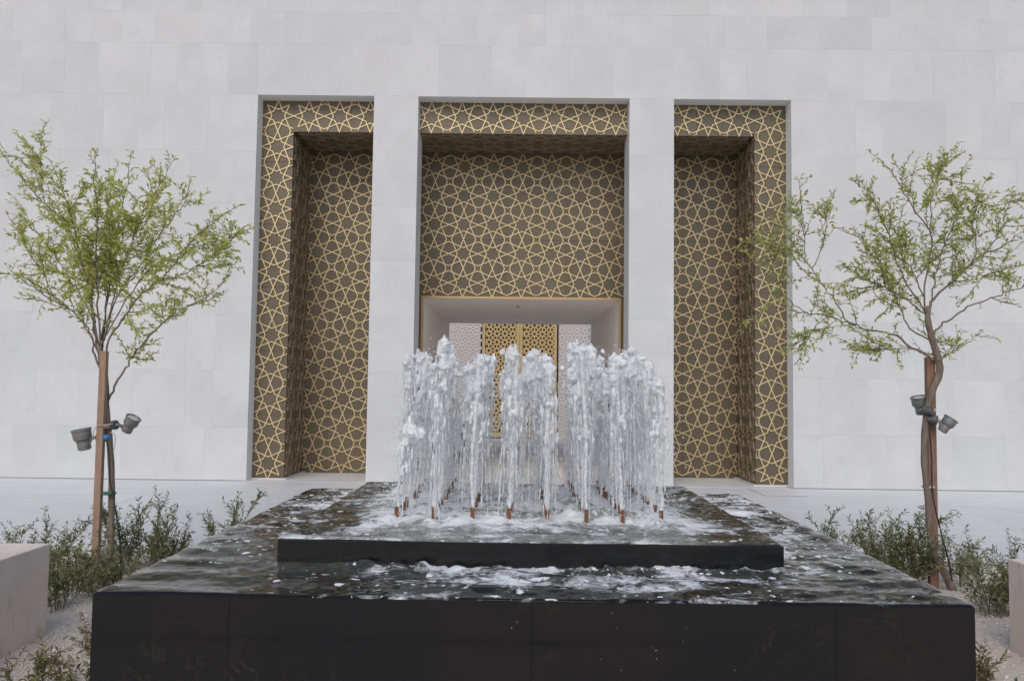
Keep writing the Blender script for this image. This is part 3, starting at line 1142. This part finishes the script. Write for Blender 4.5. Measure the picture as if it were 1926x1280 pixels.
def make_tree(name, label, base_px, limbs, leafm, Y, seed, n_sub, dens, leaf_len):
    rs = np.random.default_rng(seed)
    base = at(base_px[0][0], base_px[0][1], Y)
    base[2] = -.04
    t_ = thing(name, label, 'tree', base)
    tp = np.array([at(p[0], p[1], Y) + (0, p[3] if len(p) > 3 else 0, 0) for p in base_px])
    tp[0] = base
    tr_ = np.array([p[2] for p in base_px]) * .72 * Y / F_PX
    sm = smoothpath(tp, 5)
    rr = np.interp(np.linspace(0, 1, len(sm)), np.linspace(0, 1, len(tr_)), tr_)
    rr = rr * (1 + .06 * np.sin(np.arange(len(sm)) * 1.7))
    MB().tube(sm - base, rr, 12).build('trunk', M['bark'], t_, True)
    LP, LD, LL = [], [], []
    tw = MB()

    def twig(p0, d, ln, r0, leafy=1.):
        n = 7
        P = [p0]
        dd = d / np.linalg.norm(d)
        for i in range(n - 1):
            dd = dd + rs.normal(0, .13, 3) + np.array([0, 0, .02])
            dd /= np.linalg.norm(dd)
            P.append(P[-1] + dd * ln / (n - 1))
        P = np.array(P)
        tw.tube(P - base, np.linspace(r0, .0012, n), 4, False)
        k = max(2, int(ln / dens * leafy))
        for q in range(k):
            f = (q + rs.random() * .6 + .6) / (k + .6) * (n - 1)
            i = min(int(f), n - 2)
            pos = P[i] + (P[i + 1] - P[i]) * (f - i)
            ax = P[i + 1] - P[i]
            ax /= np.linalg.norm(ax)
            sd = rs.normal(0, 1, 3)
            sd -= ax * sd.dot(ax)
            sd /= np.linalg.norm(sd) + 1e-9
            sd[2] *= .5
            ld = ax * rs.uniform(.25, .8) + sd * rs.uniform(.5, 1.)
            ld /= np.linalg.norm(ld)
            LP.append(pos)
            LD.append(ld)
            LL.append(leaf_len * rs.uniform(.6, 1.25))
        return P

    for li, (pts, r0, r1, dep, leafy) in enumerate(limbs):
        n = len(pts)
        P = np.array([at(p[0], p[1], Y + dep * (k / (n - 1)) ** 1.2) for k, p in enumerate(pts)])
        P = smoothpath(P, 5)
        P[1:-1] += rs.normal(0, .006, (len(P) - 2, 3))
        R = np.linspace(r0 * .56, r1 * .5, len(P)) * Y / F_PX
        MB().tube(P - base, R, 8).build('branch', M['bark'], t_, True)
        seg = np.linalg.norm(np.diff(P, axis=0), axis=1)
        cum = np.concatenate([[0], np.cumsum(seg)])
        tot = cum[-1]

        def pt(s):
            i = min(np.searchsorted(cum, s, 'right') - 1, len(P) - 2)
            return P[i] + (P[i + 1] - P[i]) * (s - cum[i]) / seg[i], (P[i + 1] - P[i]) / seg[i]
        s0 = tot * (.24 if leafy > .5 else .55)
        s = s0
        while s < tot and leafy > 0:
            p0, d0 = pt(s)
            v = d0 * .75 + rs.normal(0, .62, 3) + np.array([0, 0, .18])
            twig(p0, v, rs.uniform(.09, .28) * (1.15 - .75 * s / tot), .0026, leafy)
            s += rs.uniform(.04, .075) / max(leafy, .3)
        for q in range(int(n_sub * leafy)):
            sq = rs.uniform(s0, tot * .86)
            p0, d0 = pt(sq)
            v = d0 * .9 + rs.normal(0, .75, 3) + np.array([0, 0, .12])
            Q = twig(p0, v, rs.uniform(.25, .55) * (1.2 - .85 * sq / tot), .0042, leafy)
            for w in range(4):
                i = rs.integers(1, 6)
                twig(Q[i], (Q[i] - Q[i - 1]) / np.linalg.norm(Q[i] - Q[i - 1]) + rs.normal(0, .6, 3), rs.uniform(.08, .2), .002, leafy)
        p0, d0 = pt(tot * .999)
        if leafy > 0:
            twig(p0, d0, .06, .0022, leafy)
    tag(tw.build('twigs', M['twig'], t_, True), kind='stuff')
    LP, LD, LL = np.array(LP) - base, np.array(LD), np.array(LL)
    V, Fq = leaf_quads(LP, LD, LL, LL * rs.uniform(.36, .52, len(LL)), rs)
    tag(mk('crown', V, Fq, leafm, t_), kind='stuff')
    print(name, 'leaves', len(LL))
    return t_


TY = 7.10
lt_trunk = [(207, 1082, 8.), (209, 1000, 8.), (210, 900, 8.), (206, 830, 8.), (200, 770, 8), (196, 720, 8.5, .02), (191, 685, 8., .02), (187, 650, 7)]
lt = [
    ([(188, 690), (178, 622), (168, 544), (156, 497), (141, 450), (113, 411), (86, 384), (59, 356), (23, 313), (2, 284)], 4.5, 1.2, .35, 1.),
    ([(113, 411), (86, 384), (80, 340), (75, 300), (78, 262), (82, 238)], 1.8, .8, .2, .8),
    ([(190, 700), (175, 660), (171, 630), (152, 600), (125, 578), (95, 562), (60, 540), (35, 522), (18, 506)], 3.6, 1., -.3, .8),
    ([(125, 578), (100, 555), (84, 520), (60, 480), (40, 445), (20, 413)], 2., .8, .1, .75),
    ([(188, 670), (185, 590), (180, 500), (184, 420), (178, 340), (182, 292)], 3.6, 1., -.5, 1.15),
    ([(191, 670), (199, 580), (213, 490), (226, 410), (240, 345), (246, 298)], 3.4, 1., .55, 1.15),
    ([(195, 690), (204, 640), (234, 595), (266, 552), (305, 523), (336, 489), (363, 450), (400, 420), (441, 391)], 3.8, 1., -.45, 1.),
    ([(305, 523), (340, 520), (380, 494), (425, 458), (468, 430)], 2.1, .9, .1, .95),
    ([(204, 752), (222, 712), (245, 680), (258, 660), (290, 622), (320, 595), (356, 575), (400, 550), (430, 520)], 4., 1.1, .4, 1.),
    ([(193, 650), (210, 570), (238, 480), (268, 405), (298, 350), (325, 303)], 2.8, .9, -.1, 1.1),
    ([(186, 650), (172, 560), (150, 480), (134, 410), (115, 350), (97, 308)], 2.8, .9, -.6, 1.),
    ([(196, 640), (220, 560), (262, 500), (310, 430), (345, 385), (358, 340)], 2.6, .9, .7, 1.),
    ([(184, 640), (165, 580), (128, 520), (95, 470), (60, 420), (28, 372)], 2.4, .9, .6, .85),
    ([(190, 640), (205, 540), (208, 450), (200, 380), (205, 330)], 2.6, .9, .15, 1.25),
    ([(200, 630), (240, 560), (290, 500), (350, 470), (400, 460), (440, 470)], 2.4, .9, .5, .95),
]
make_tree('left_young_tree'.replace('left_', ''), 'young pale green tree tied to a tan stake, left of the fountain', lt_trunk, lt, M['leaf_l'], TY, 21, 12, .0175, .047)
rt_trunk = [(1793, 1104, 10), (1771, 1065, 9.5), (1753, 1025, 9), (1744, 920, 8.5), (1738, 860, 8), (1741, 790, 8), (1751, 742, 8.5), (1766, 705, 9), (1766, 680, 9), (1754, 640, 8.5), (1745, 601, 7.5), (1747, 575, 6)]
rt = [
    ([(1746, 585), (1758, 558), (1801, 519), (1840, 484), (1891, 461), (1915, 440)], 4.6, 1.2, .3, 1.),
    ([(1825, 497), (1836, 468), (1830, 414), (1836, 375), (1852, 344)], 2.2, .9, -.2, 1.1),
    ([(1850, 480), (1868, 455), (1887, 422), (1891, 390), (1905, 368)], 2., .8, .3, .9),
    ([(1752, 640), (1760, 620), (1789, 598), (1828, 574), (1863, 562), (1895, 549), (1935, 535)], 3.8, 1.8, -.2, .28),
    ([(1758, 678), (1740, 667), (1715, 652), (1680, 629), (1637, 621), (1594, 605), (1543, 590), (1492, 585), (1455, 575)], 4.4, 1., -.35, .75),
    ([(1610, 612), (1594, 602), (1567, 562), (1543, 531), (1516, 492), (1487, 470), (1440, 490), (1385, 497)], 2.6, .8, -.2, .85),
    ([(1527, 505), (1547, 461), (1549, 422), (1563, 394)], 1.6, .7, .1, .7),
    ([(1514, 490), (1512, 437), (1508, 400), (1475, 405)], 1.6, .7, -.1, .8),
    ([(1750, 640), (1711, 617), (1695, 586), (1676, 539), (1645, 484), (1613, 447), (1578, 430)], 3., .9, .45, 1.2),
    ([(1745, 600), (1738, 550), (1752, 469), (1748, 433), (1723, 398), (1695, 355), (1676, 320), (1640, 290)], 3.4, .9, -.1, .95),
    ([(1750, 440), (1752, 367), (1764, 328), (1774, 289)], 1.9, .8, .2, 1.1),
    ([(1742, 590), (1699, 523), (1676, 453), (1652, 394), (1629, 359), (1607, 342)], 2.8, .8, -.5, 1.),
    ([(1715, 655), (1676, 656), (1645, 660), (1610, 655)], 1.8, .8, .2, 1.1),
    ([(1560, 595), (1535, 610), (1520, 630), (1495, 650)], 1.4, .7, -.2, .9),
    ([(1745, 590), (1728, 530), (1705, 490), (1690, 440), (1700, 390)], 2.6, .9, .5, 1.3),
    ([(1746, 590), (1760, 520), (1772, 470), (1790, 430), (1800, 390), (1790, 350)], 2.6, .9, -.4, 1.1),
    ([(1740, 590), (1700, 560), (1660, 540), (1620, 520), (1590, 500)], 2.4, .9, .1, 1.2),
    ([(1520, 588), (1480, 560), (1458, 520), (1456, 470), (1470, 420)], 1.6, .7, -.3, 1.),
    ([(1765, 690), (1775, 670), (1785, 655), (1800, 650)], 1.4, .7, .1, .8),
    ([(1810, 512), (1838, 520), (1860, 515), (1880, 500), (1895, 480)], 1.6, .7, -.2, .8),
]
make_tree('young_tree', 'young tree with a crooked trunk and open green crown, right of the fountain', rt_trunk, rt, M['leaf_r'], 7.11, 33, 8, .020, .045)


def stake(label, x0, x1, ytop, ybot, Y, m_, yaw):
    a, b = at(x0, ytop, Y), at(x0, ybot, Y)
    w = (x1 - x0) * Y / F_PX
    c = at((x0 + x1) / 2, ybot, Y)
    ct = at((x0 + x1) / 2, ytop, Y)
    t_ = MB()
    hgt = ct[2] + .05
    t_.box((-w / 2, -w / 2, -.08), (w / 2, w / 2, ct[2]))
    o = t_.build('timber_stake', m_)
    o.location = (ct[0], Y, 0)
    o.rotation_euler = (0, 0, yaw)
    bevel(o, .004, 2)
    tag(o, label, 'stake', 'timber stakes supporting the young trees')
    return o


stake('square tan timber stake tied to the left tree', 190, 202.5, 660, 1082, TY - .06, M['stake_l'], .05)
stake('reddish timber stake behind the crooked trunk of the right tree', 1741, 1756, 671, 1098, 7.11 + .07, M['stake_r'], -.1)


def frame_to(dirv):
    z = Vector(dirv).normalized()
    return z.to_track_quat('Z', 'Y').to_matrix().to_4x4()


def spotlight(label, tail, mouth, drum, drum_dir, Y, dY=0.):
    """Stepped can lamp from its closed tail to its glazed mouth, carried by a drum shaped box on the trunk."""
    a = at(tail[0], tail[1], Y + dY)
    b = at(mouth[0], mouth[1], Y + dY - .02)
    L = np.linalg.norm(b - a)
    dr = at(drum[0], drum[1], Y - .03)
    t_ = thing('spotlight', label, 'spotlight', tuple(dr), 'spotlights strapped to the tree trunks')
    Mx = frame_to(b - a)
    Mx.translation = Vector(a - dr)
    k = L / .155
    prof = [(.030, 0), (.042, .004), (.044, .012), (.046, .066), (.058, .078), (.062, .084), (.064, .138), (.068, .140), (.069, .152), (.064, .155), (.060, .155), (.058, .146)]
    MB().lathe([(r * k, z * k) for r, z in prof], Mx, 28).build('housing', M['lamp'], t_, False)
    Mg2 = Mx.copy()
    MB().lathe([(.058 * k, .1455 * k), (.040 * k, .1485 * k), (.01 * k, .1495 * k)], Mx, 24).build('lens', M['glass'], t_, True)
    ring = MB()
    for z in (.024, .094, .104):
        rr = .047 if z < .07 else .064
        ring.lathe([((rr - .002) * k, (z - .002) * k), (rr * k, z * k), ((rr - .002) * k, (z + .002) * k)], Mx, 24)
    ring.build('fin_ring', M['lamp_dark'], t_)
    mid = np.array(Mx @ Vector((0, 0, .04 * k)))
    dd = np.array(drum_dir, float)
    dd /= np.linalg.norm(dd)
    MB().tube([dd * .03, dd * .05, mid * .6 + dd * .02, mid], [.014, .014, .013, .013], 10).lathe([(.0, -.013), (.02, -.012), (.02, .012), (.0, .013)], Matrix.Translation(Vector(mid * .55 + dd * .02)) @ frame_to((0, 1, 0)), 14).build('knuckle_arm', M['lamp'], t_)
    Md_ = frame_to(dd)
    MB().lathe([(.030, -.045), (.034, -.042), (.036, .0), (.040, .002), (.040, .030), (.034, .034), (.010, .034)], Md_, 22).build('junction_drum', M['lamp_dark'], t_, False)
    return t_


spotlight('grey can spotlight pointing up and left on the left tree', (160, 846), (152, 806), (189, 822), (-.8, -.55, .05), TY, -.05)
spotlight('grey can spotlight pointing up and right on the left tree', (237, 812), (252, 784), (213, 799), (.85, -.3, .1), TY, .02)
spotlight('grey can spotlight half hidden behind the right tree trunk', (1734, 779), (1728, 745), (1744, 772), (-.6, .6, .1), 7.11, .14)
spotlight('grey can spotlight with glass face turned up right on the right tree', (1771, 811), (1790, 786), (1755, 789), (.75, -.55, -.15), 7.11, -.06)

# straps, cables
def cable(label, pts, Y, r, m_, dy=None, group=None):
    P = np.array([at(x, y, Y + (dy[i] if dy else 0)) for i, (x, y) in enumerate(pts)])
    o = MB().tube(smoothpath(P, 6), r, 7).build('cable', m_, None, True)
    tag(o, label, 'cable', group)


cable('black cable running down the left tree stake to the ground', [(200, 826), (206, 860), (207, 905), (213, 930), (218, 965), (224, 1000), (227, 1050), (228, 1090)], TY - .10, .006, M['black'])
cable('black cable slanting from the right tree trunk to the gravel', [(1748, 800), (1752, 860), (1753, 915), (1758, 950), (1770, 1000), (1783, 1050), (1791, 1092)], 7.0, .006, M['black'])
cable('pale looped wire hanging from the right lamp of the left tree', [(207, 812), (216, 818), (216, 835), (214, 846)], TY - .09, .004, M['tie'])
cable('thin grey wire looped over the left tree stake', [(175, 826), (177, 808), (184, 800), (196, 799), (210, 797)], TY - .10, .0035, M['tie'])


def strap(label, px, py, w, h, Y, m_):
    c = at(px, py, Y)
    k = Y / F_PX
    o = MB().lathe([(w * k * .5, -h * k * .5), (w * k * .53, 0), (w * k * .5, h * k * .5)], None, 18).build('strap', m_, None, True)
    o.location = c
    tag(o, label, 'strap')


strap('frayed tan strap round the left tree and stake at the lamps', 199, 801, 27, 9, TY - .02, M['stake_l'])
strap('green tie round the left tree and stake below the lamps', 203, 927, 28, 4, TY - .02, M['green_tie'])
strap('pale tie round the right tree and stake below the lamps', 1746, 915, 22, 4, 7.13, M['tie'])
strap('pale strap round the right trunk at the lamps', 1747, 771, 23, 7, 7.12, M['tie'])
strap('blue tape on the lamp box of the left tree', 200, 822, 11, 9, TY - .10, M['blue'])


def make_shrub(label, base, hgt, rad, n_stem, seed, leafm, leaf_len=.034, lean=(0, 0), sprawl=.0, leafd=.0135):
    rs = np.random.default_rng(seed)
    base = np.array(base, float)
    t_ = thing('shrub', label, 'shrub', tuple(base), 'shrubs in the gravel bed')
    tw = MB()
    LP, LD, LL = [], [], []

    def leaves(P, d):
        ln = np.linalg.norm(np.diff(P, axis=0), axis=1).sum()
        k = max(3, int(ln / d))
        n = len(P)
        for q in range(k):
            f = (.1 + .9 * (q + rs.random()) / k) * (n - 1)
            i = min(int(f), n - 2)
            pos = P[i] + (P[i + 1] - P[i]) * (f - i)
            ax = P[i + 1] - P[i]
            ax /= np.linalg.norm(ax) + 1e-9
            sd = rs.normal(0, 1, 3)
            sd -= ax * sd.dot(ax)
            sd /= np.linalg.norm(sd) + 1e-9
            ld = ax * rs.uniform(.3, .9) + sd * rs.uniform(.5, 1.)
            LP.append(pos)
            LD.append(ld / np.linalg.norm(ld))
            LL.append(leaf_len * rs.uniform(.55, 1.3))

    def path(p, d, ln, n, curl):
        P = [p]
        for i in range(n - 1):
            d = d + rs.normal(0, curl, 3) + np.array([0, 0, .05 * (1 - sprawl)])
            d /= np.linalg.norm(d)
            P.append(P[-1] + d * ln / (n - 1))
        return np.array(P)
    for s_ in range(n_stem):
        a = rs.uniform(0, 6.283)
        out = rs.random() ** .6
        tilt = out * rad / hgt * .95
        d = np.array([math.cos(a) * tilt + lean[0], math.sin(a) * tilt + lean[1], 1. - sprawl * .7])
        d /= np.linalg.norm(d)
        ln = hgt * rs.choice([rs.uniform(.45, .85), rs.uniform(.8, 1.25)]) * math.sqrt(1 + tilt * tilt * .5)
        p0 = np.array([math.cos(a), math.sin(a), 0]) * rad * .62 * out
        P = path(p0, d, ln, 9, .15)
        tw.tube(P, np.linspace(.005, .0014, 9), 5, False)
        leaves(P[2:], leafd)
        for w in range(int(7 + ln * 13)):
            i = int(rs.integers(1, 8))
            v = (P[i] - P[i - 1]) / np.linalg.norm(P[i] - P[i - 1]) + rs.normal(0, .55, 3) + np.array([0, 0, .2])
            Q = path(P[i], v / np.linalg.norm(v), rs.uniform(.07, .22) * (.6 + hgt), 6, .12)
            tw.tube(Q, np.linspace(.0024, .001, 6), 4, False)
            leaves(Q, leafd)
    tag(tw.build('stems', M['twig'], t_, True), kind='stuff')
    LP, LD, LL = np.array(LP), np.array(LD), np.array(LL)
    LP[:, 2] = np.maximum(LP[:, 2], .004)
    V, Fq = leaf_quads(LP, LD, LL, LL * rs.uniform(.2, .33, len(LL)), rs)
    tag(mk('foliage', V, Fq, leafm, t_), kind='stuff')
    return t_


def ground_at(px, Y):
    """Foot point below a photo column at depth Y on the gravel."""
    p_ = at(px, 900, Y)
    return (p_[0], Y, -.03)


SH = [
    ('olive shrub rising behind the left stone bench', 62, 7.0, .64, .36, 15, 'shrub', .034, (0, 0), 0),
    ('olive shrub between the left bench and the left tree', 135, 6.6, .50, .30, 14, 'shrub', .034, (0, 0), 0),
    ('low olive shrub beside the bench corner with a bare foot', 108, 6.1, .42, .20, 10, 'shrub', .034, (0, 0), 0),
    ('bushy olive shrub right of the left tree stake', 272, 7.35, .66, .33, 20, 'shrub', .036, (0, 0), 0),
    ('low olive shrub in front of the left tree stake', 200, 6.5, .42, .30, 15, 'shrub', .034, (0, 0), 0),
    ('small yellowish shrub against the left fountain wall', 322, 7.75, .40, .26, 10, 'shrub_y', .036, (0, 0), 0),
    ('sparse shrub peeking over the far left fountain edge', 428, 7.95, .70, .20, 7, 'shrub', .040, (0, 0), 0),
    ('sprawling yellowish shrub on the gravel by the left fountain corner', 190, 5.0, .24, .34, 5, 'shrub_y', .034, (-.75, 0), .5),
    ('low yellowish shrub at the bottom left corner', 85, 4.45, .24, .16, 6, 'shrub_y', .036, (0, 0), .2),
    ('low twiggy yellowish shrub at the foot of the left fountain corner', 160, 4.3, .22, .16, 5, 'shrub_y', .034, (.1, 0), .2),
    ('dense round dark green shrub in front of the right tree', 1700, 7.25, .66, .34, 30, 'shrub', .038, (0, 0), 0),
    ('thin upright shrub right of the right tree trunk', 1795, 7.3, .50, .19, 8, 'shrub', .036, (.05, 0), 0),
    ('sparse shrub peeking over the far right fountain edge', 1562, 7.95, .55, .22, 8, 'shrub', .038, (0, 0), 0),
    ('olive shrub beside the right stone bench', 1872, 6.35, .50, .25, 16, 'shrub', .036, (0, 0), 0),
    ('tall thin shrub behind the right stone bench', 1908, 6.75, .66, .20, 11, 'shrub', .036, (0, 0), 0),
    ('small sprig at the foot of the right fountain corner', 1842, 4.75, .16, .07, 5, 'shrub_y', .034, (0, 0), 0),
    ('low shrub in the bottom right corner', 1916, 4.35, .22, .17, 4, 'shrub', .036, (0, 0), .2),
]
for i, (lab, px, Y, h, r, ns, mm, ll, ln_, spw) in enumerate(SH):
    make_shrub(lab, ground_at(px, Y), h * .76, r * .86, max(4, int(ns * .8)), 500 + i, M[mm], ll * 1.25, ln_, spw)


# ------------------------------------------------------------------ people beyond the water
def person(label, loc, rz, shirt, trousers, hair, stoop=0., arms=0., extra=None):
    """One continuous body grown with a skin modifier, then coloured by region."""
    k = 1.0
    hip = np.array([0, 0, .93])

    def tor(p_):        # bend the trunk forward (towards -y local) about the hips
        q = np.array(p_, float) - hip
        c_, s_ = math.cos(stoop), math.sin(stoop)
        return hip + np.array([q[0], q[1] * c_ - q[2] * s_, q[1] * s_ + q[2] * c_])
    J = {}
    J['pel'] = (hip, (.15, .115))
    J['waist'] = (tor((0, 0, 1.10)), (.145, .105))
    J['chest'] = (tor((0, .0, 1.32)), (.165, .115))
    J['neckb'] = (tor((0, .0, 1.47)), (.075, .07))
    J['neck'] = (tor((0, -.01, 1.54)), (.055, .055))
    J['head'] = (tor((0, -.03, 1.63)), (.078, .092))
    J['crown'] = (tor((0, -.02, 1.72)), (.066, .075))
    E = [('pel', 'waist'), ('waist', 'chest'), ('chest', 'neckb'), ('neckb', 'neck'), ('neck', 'head'), ('head', 'crown')]
    for n, s in (('l', -1), ('r', 1)):
        J['hip' + n] = (np.array([s * .10, 0, .86]), (.095, .095))
        J['knee' + n] = (np.array([s * .11, -.02, .49]), (.062, .065))
        J['ank' + n] = (np.array([s * .115, .02, .09]), (.043, .048))
        J['toe' + n] = (np.array([s * .13, -.15, .035]), (.04, .03))
        J['sho' + n] = (tor((s * .19, 0, 1.42)), (.06, .06))
        el = tor((s * .25, -.02, 1.13)) if not stoop else tor((s * .23, -.16, 1.16))
        J['elb' + n] = (el, (.043, .043))
        J['wri' + n] = (el + (np.array([-s * .01, -.12 - arms, -.22 + arms])), (.028, .03))
        J['han' + n] = (J['wri' + n][0] + np.array([0, -.035, -.07]), (.036, .02))
        E += [('pel', 'hip' + n), ('hip' + n, 'knee' + n), ('knee' + n, 'ank' + n), ('ank' + n, 'toe' + n), ('chest', 'sho' + n), ('sho' + n, 'elb' + n), ('elb' + n, 'wri' + n), ('wri' + n, 'han' + n)]
    names = list(J)
    me = bpy.data.meshes.new('body_skeleton')
    me.from_pydata([tuple(J[n][0]) for n in names], [(names.index(a), names.index(b)) for a, b in E], [])
    ob = bpy.data.objects.new('body_tmp', me)
    COL.objects.link(ob)
    md = ob.modifiers.new('skin', 'SKIN')
    for i, n in enumerate(names):
        me.skin_vertices[0].data[i].radius = J[n][1]
    me.skin_vertices[0].data[0].use_root = True
    sbm = ob.modifiers.new('sub', 'SUBSURF')
    sbm.levels = sbm.render_levels = 2
    dg = bpy.context.evaluated_depsgraph_get()
    em = bpy.data.meshes.new_from_object(ob.evaluated_get(dg))
    bpy.data.objects.remove(ob)
    Vn = np.array([v.co[:] for v in em.vertices])
    Fn = [list(p_.vertices) for p_ in em.polygons]
    mb = MB().add(Vn, Fn)
    nbody = len(Fn)
    skin0 = len(mb.F)
    for n, s in (('l', -1), ('r', 1)):
        hc = J['han' + n][0]
        for f in range(4):
            o_ = np.array([s * 0., 0, 0]) + hc + np.array([(f - 1.5) * .017, -.012, -.015])
            ln = (.058, .07, .074, .062)[f]
            mb.tube([o_, o_ + np.array([0, -.012, -ln * .55]), o_ + np.array([0, -.004, -ln])], [.0095, .0088, .0065], 6)
        o_ = hc + np.array([-s * .03, -.01, .025])
        mb.tube([o_, o_ + np.array([-s * .022, -.018, -.025]), o_ + np.array([-s * .024, -.022, -.05])], [.011, .010, .007], 6)
    hd = J['head'][0]
    fwd = tor((0, -1, 1.63)) - tor((0, 0, 1.63))
    upv = tor((0, 0, 2.63)) - tor((0, 0, 1.63))
    mb.tube([hd + fwd * .085 + upv * .03, hd + fwd * .108 - upv * .0, hd + fwd * .09 - upv * .012], [.008, .013, .010], 6)   # nose
    for s in (-1, 1):
        mb.tube([hd + np.array([s * .078, .01, .03]), hd + np.array([s * .092, .015, .0]), hd + np.array([s * .08, .01, -.03])], [.008, .012, .007], 6)  # ears
    o = mb.build('person', None, None, True)
    for m_ in (shirt, trousers, M['skin'], hair, M['shoe']):
        o.data.materials.append(m_)
    nk = J['neckb'][0]
    for pi, pg in enumerate(o.data.polygons):
        c_ = np.array(pg.center)
        idx = 0
        if pi >= skin0:
            idx = 2
        else:
            dh = (c_ - hd)
            if np.linalg.norm(dh) < .14 and dh.dot(upv) > -.12:
                idx = 2
                if dh.dot(upv) > .055 or (dh.dot(fwd) < -.02 and dh.dot(upv) > -.03):
                    idx = 3
            elif (c_ - J['neck'][0]).dot(upv) > -.02 and np.linalg.norm(c_ - J['neck'][0]) < .12:
                idx = 2
            elif min(np.linalg.norm(c_ - J['han' + n][0]) for n in 'lr') < .085:
                idx = 2
            elif c_[2] < .09:
                idx = 4
            elif c_[2] < .93 and abs(c_[0]) < .22 and min(np.linalg.norm(c_ - J['wri' + n][0]) for n in 'lr') > .11 and min(np.linalg.norm(c_ - J['elb' + n][0]) for n in 'lr') > .12:
                idx = 1
        pg.material_index = idx
    fe = MB()
    for s in (-1, 1):
        pass
    o.location = loc
    o.rotation_euler = (0, 0, rz)
    tag(o, label, 'person')
    ey = MB()
    for s in (-1, 1):
        c_ = hd + fwd * .080 + upv * .035 + np.array([s * .03, 0, 0])
        ey.lathe([(.003, -.008), (.009, -.003), (.009, .003), (.003, .008)], Matrix.Translation(Vector(c_)) @ frame_to(fwd), 8)
    ey.build('eyes', M['black'], o)
    MB().tube([hd + fwd * .088 - upv * .04 + np.array([-.024, 0, 0]), hd + fwd * .094 - upv * .042, hd + fwd * .088 - upv * .04 + np.array([.024, 0, 0])], [.003, .005, .003], 6).build('mouth', M['lip'], o)
    if extra:
        extra(o, tor)
    return o


M['skin'] = mat('skin', (.30, .17, .11), .5)
M['lip'] = mat('lips', (.25, .10, .08), .5)
M['shoe'] = mat('dark_shoe', (.02, .02, .02), .4)
M['hair'] = mat('dark_hair', (.015, .012, .01), .5)
M['shirt_blue'] = mat('light_blue_cotton', (.33, .40, .72), .8)
M['trouser_black'] = mat('black_cotton', (.018, .018, .022), .8)
M['hivis'] = mat('lime_safety_cloth', (.50, .72, .04), .7)
M['navy'] = mat('navy_cotton', (.035, .045, .085), .8)
M['silver'] = mat('reflective_tape', (.6, .6, .58), .3)
M['red'] = mat('red_ribbon', (.42, .05, .05), .6)


def lanyard(o, tor):
    MB().tube([tor((-.06, -.09, 1.47)), tor((-.03, -.125, 1.32)), tor((0, -.135, 1.17)), tor((.03, -.125, 1.32)), tor((.06, -.09, 1.47))], .007, 6).build('lanyard', M['red'], o)


def vest_bands(o, tor):
    for z in (1.08, 1.22):
        ang = np.linspace(0, 2 * math.pi, 21)
        P = [tor((.168 * math.cos(a), .128 * math.sin(a), z)) for a in ang]
        MB().tube(P, .016, 5, False).build('reflective_band', M['silver'], o)


p1 = at(806, 885, 16.5)
person('person in a light blue shirt and dark trousers standing at the left of the passage', (p1[0], 16.5, .006), .25, M['shirt_blue'], M['trouser_black'], M['hair'], 0, .1, lanyard)
p2 = at(868, 865, 19.2)
person('person in a lime safety vest stooping inside the passage', (p2[0], 19.2, .003), -1.0, M['hivis'], M['navy'], M['hair'], .75, .0, vest_bands)
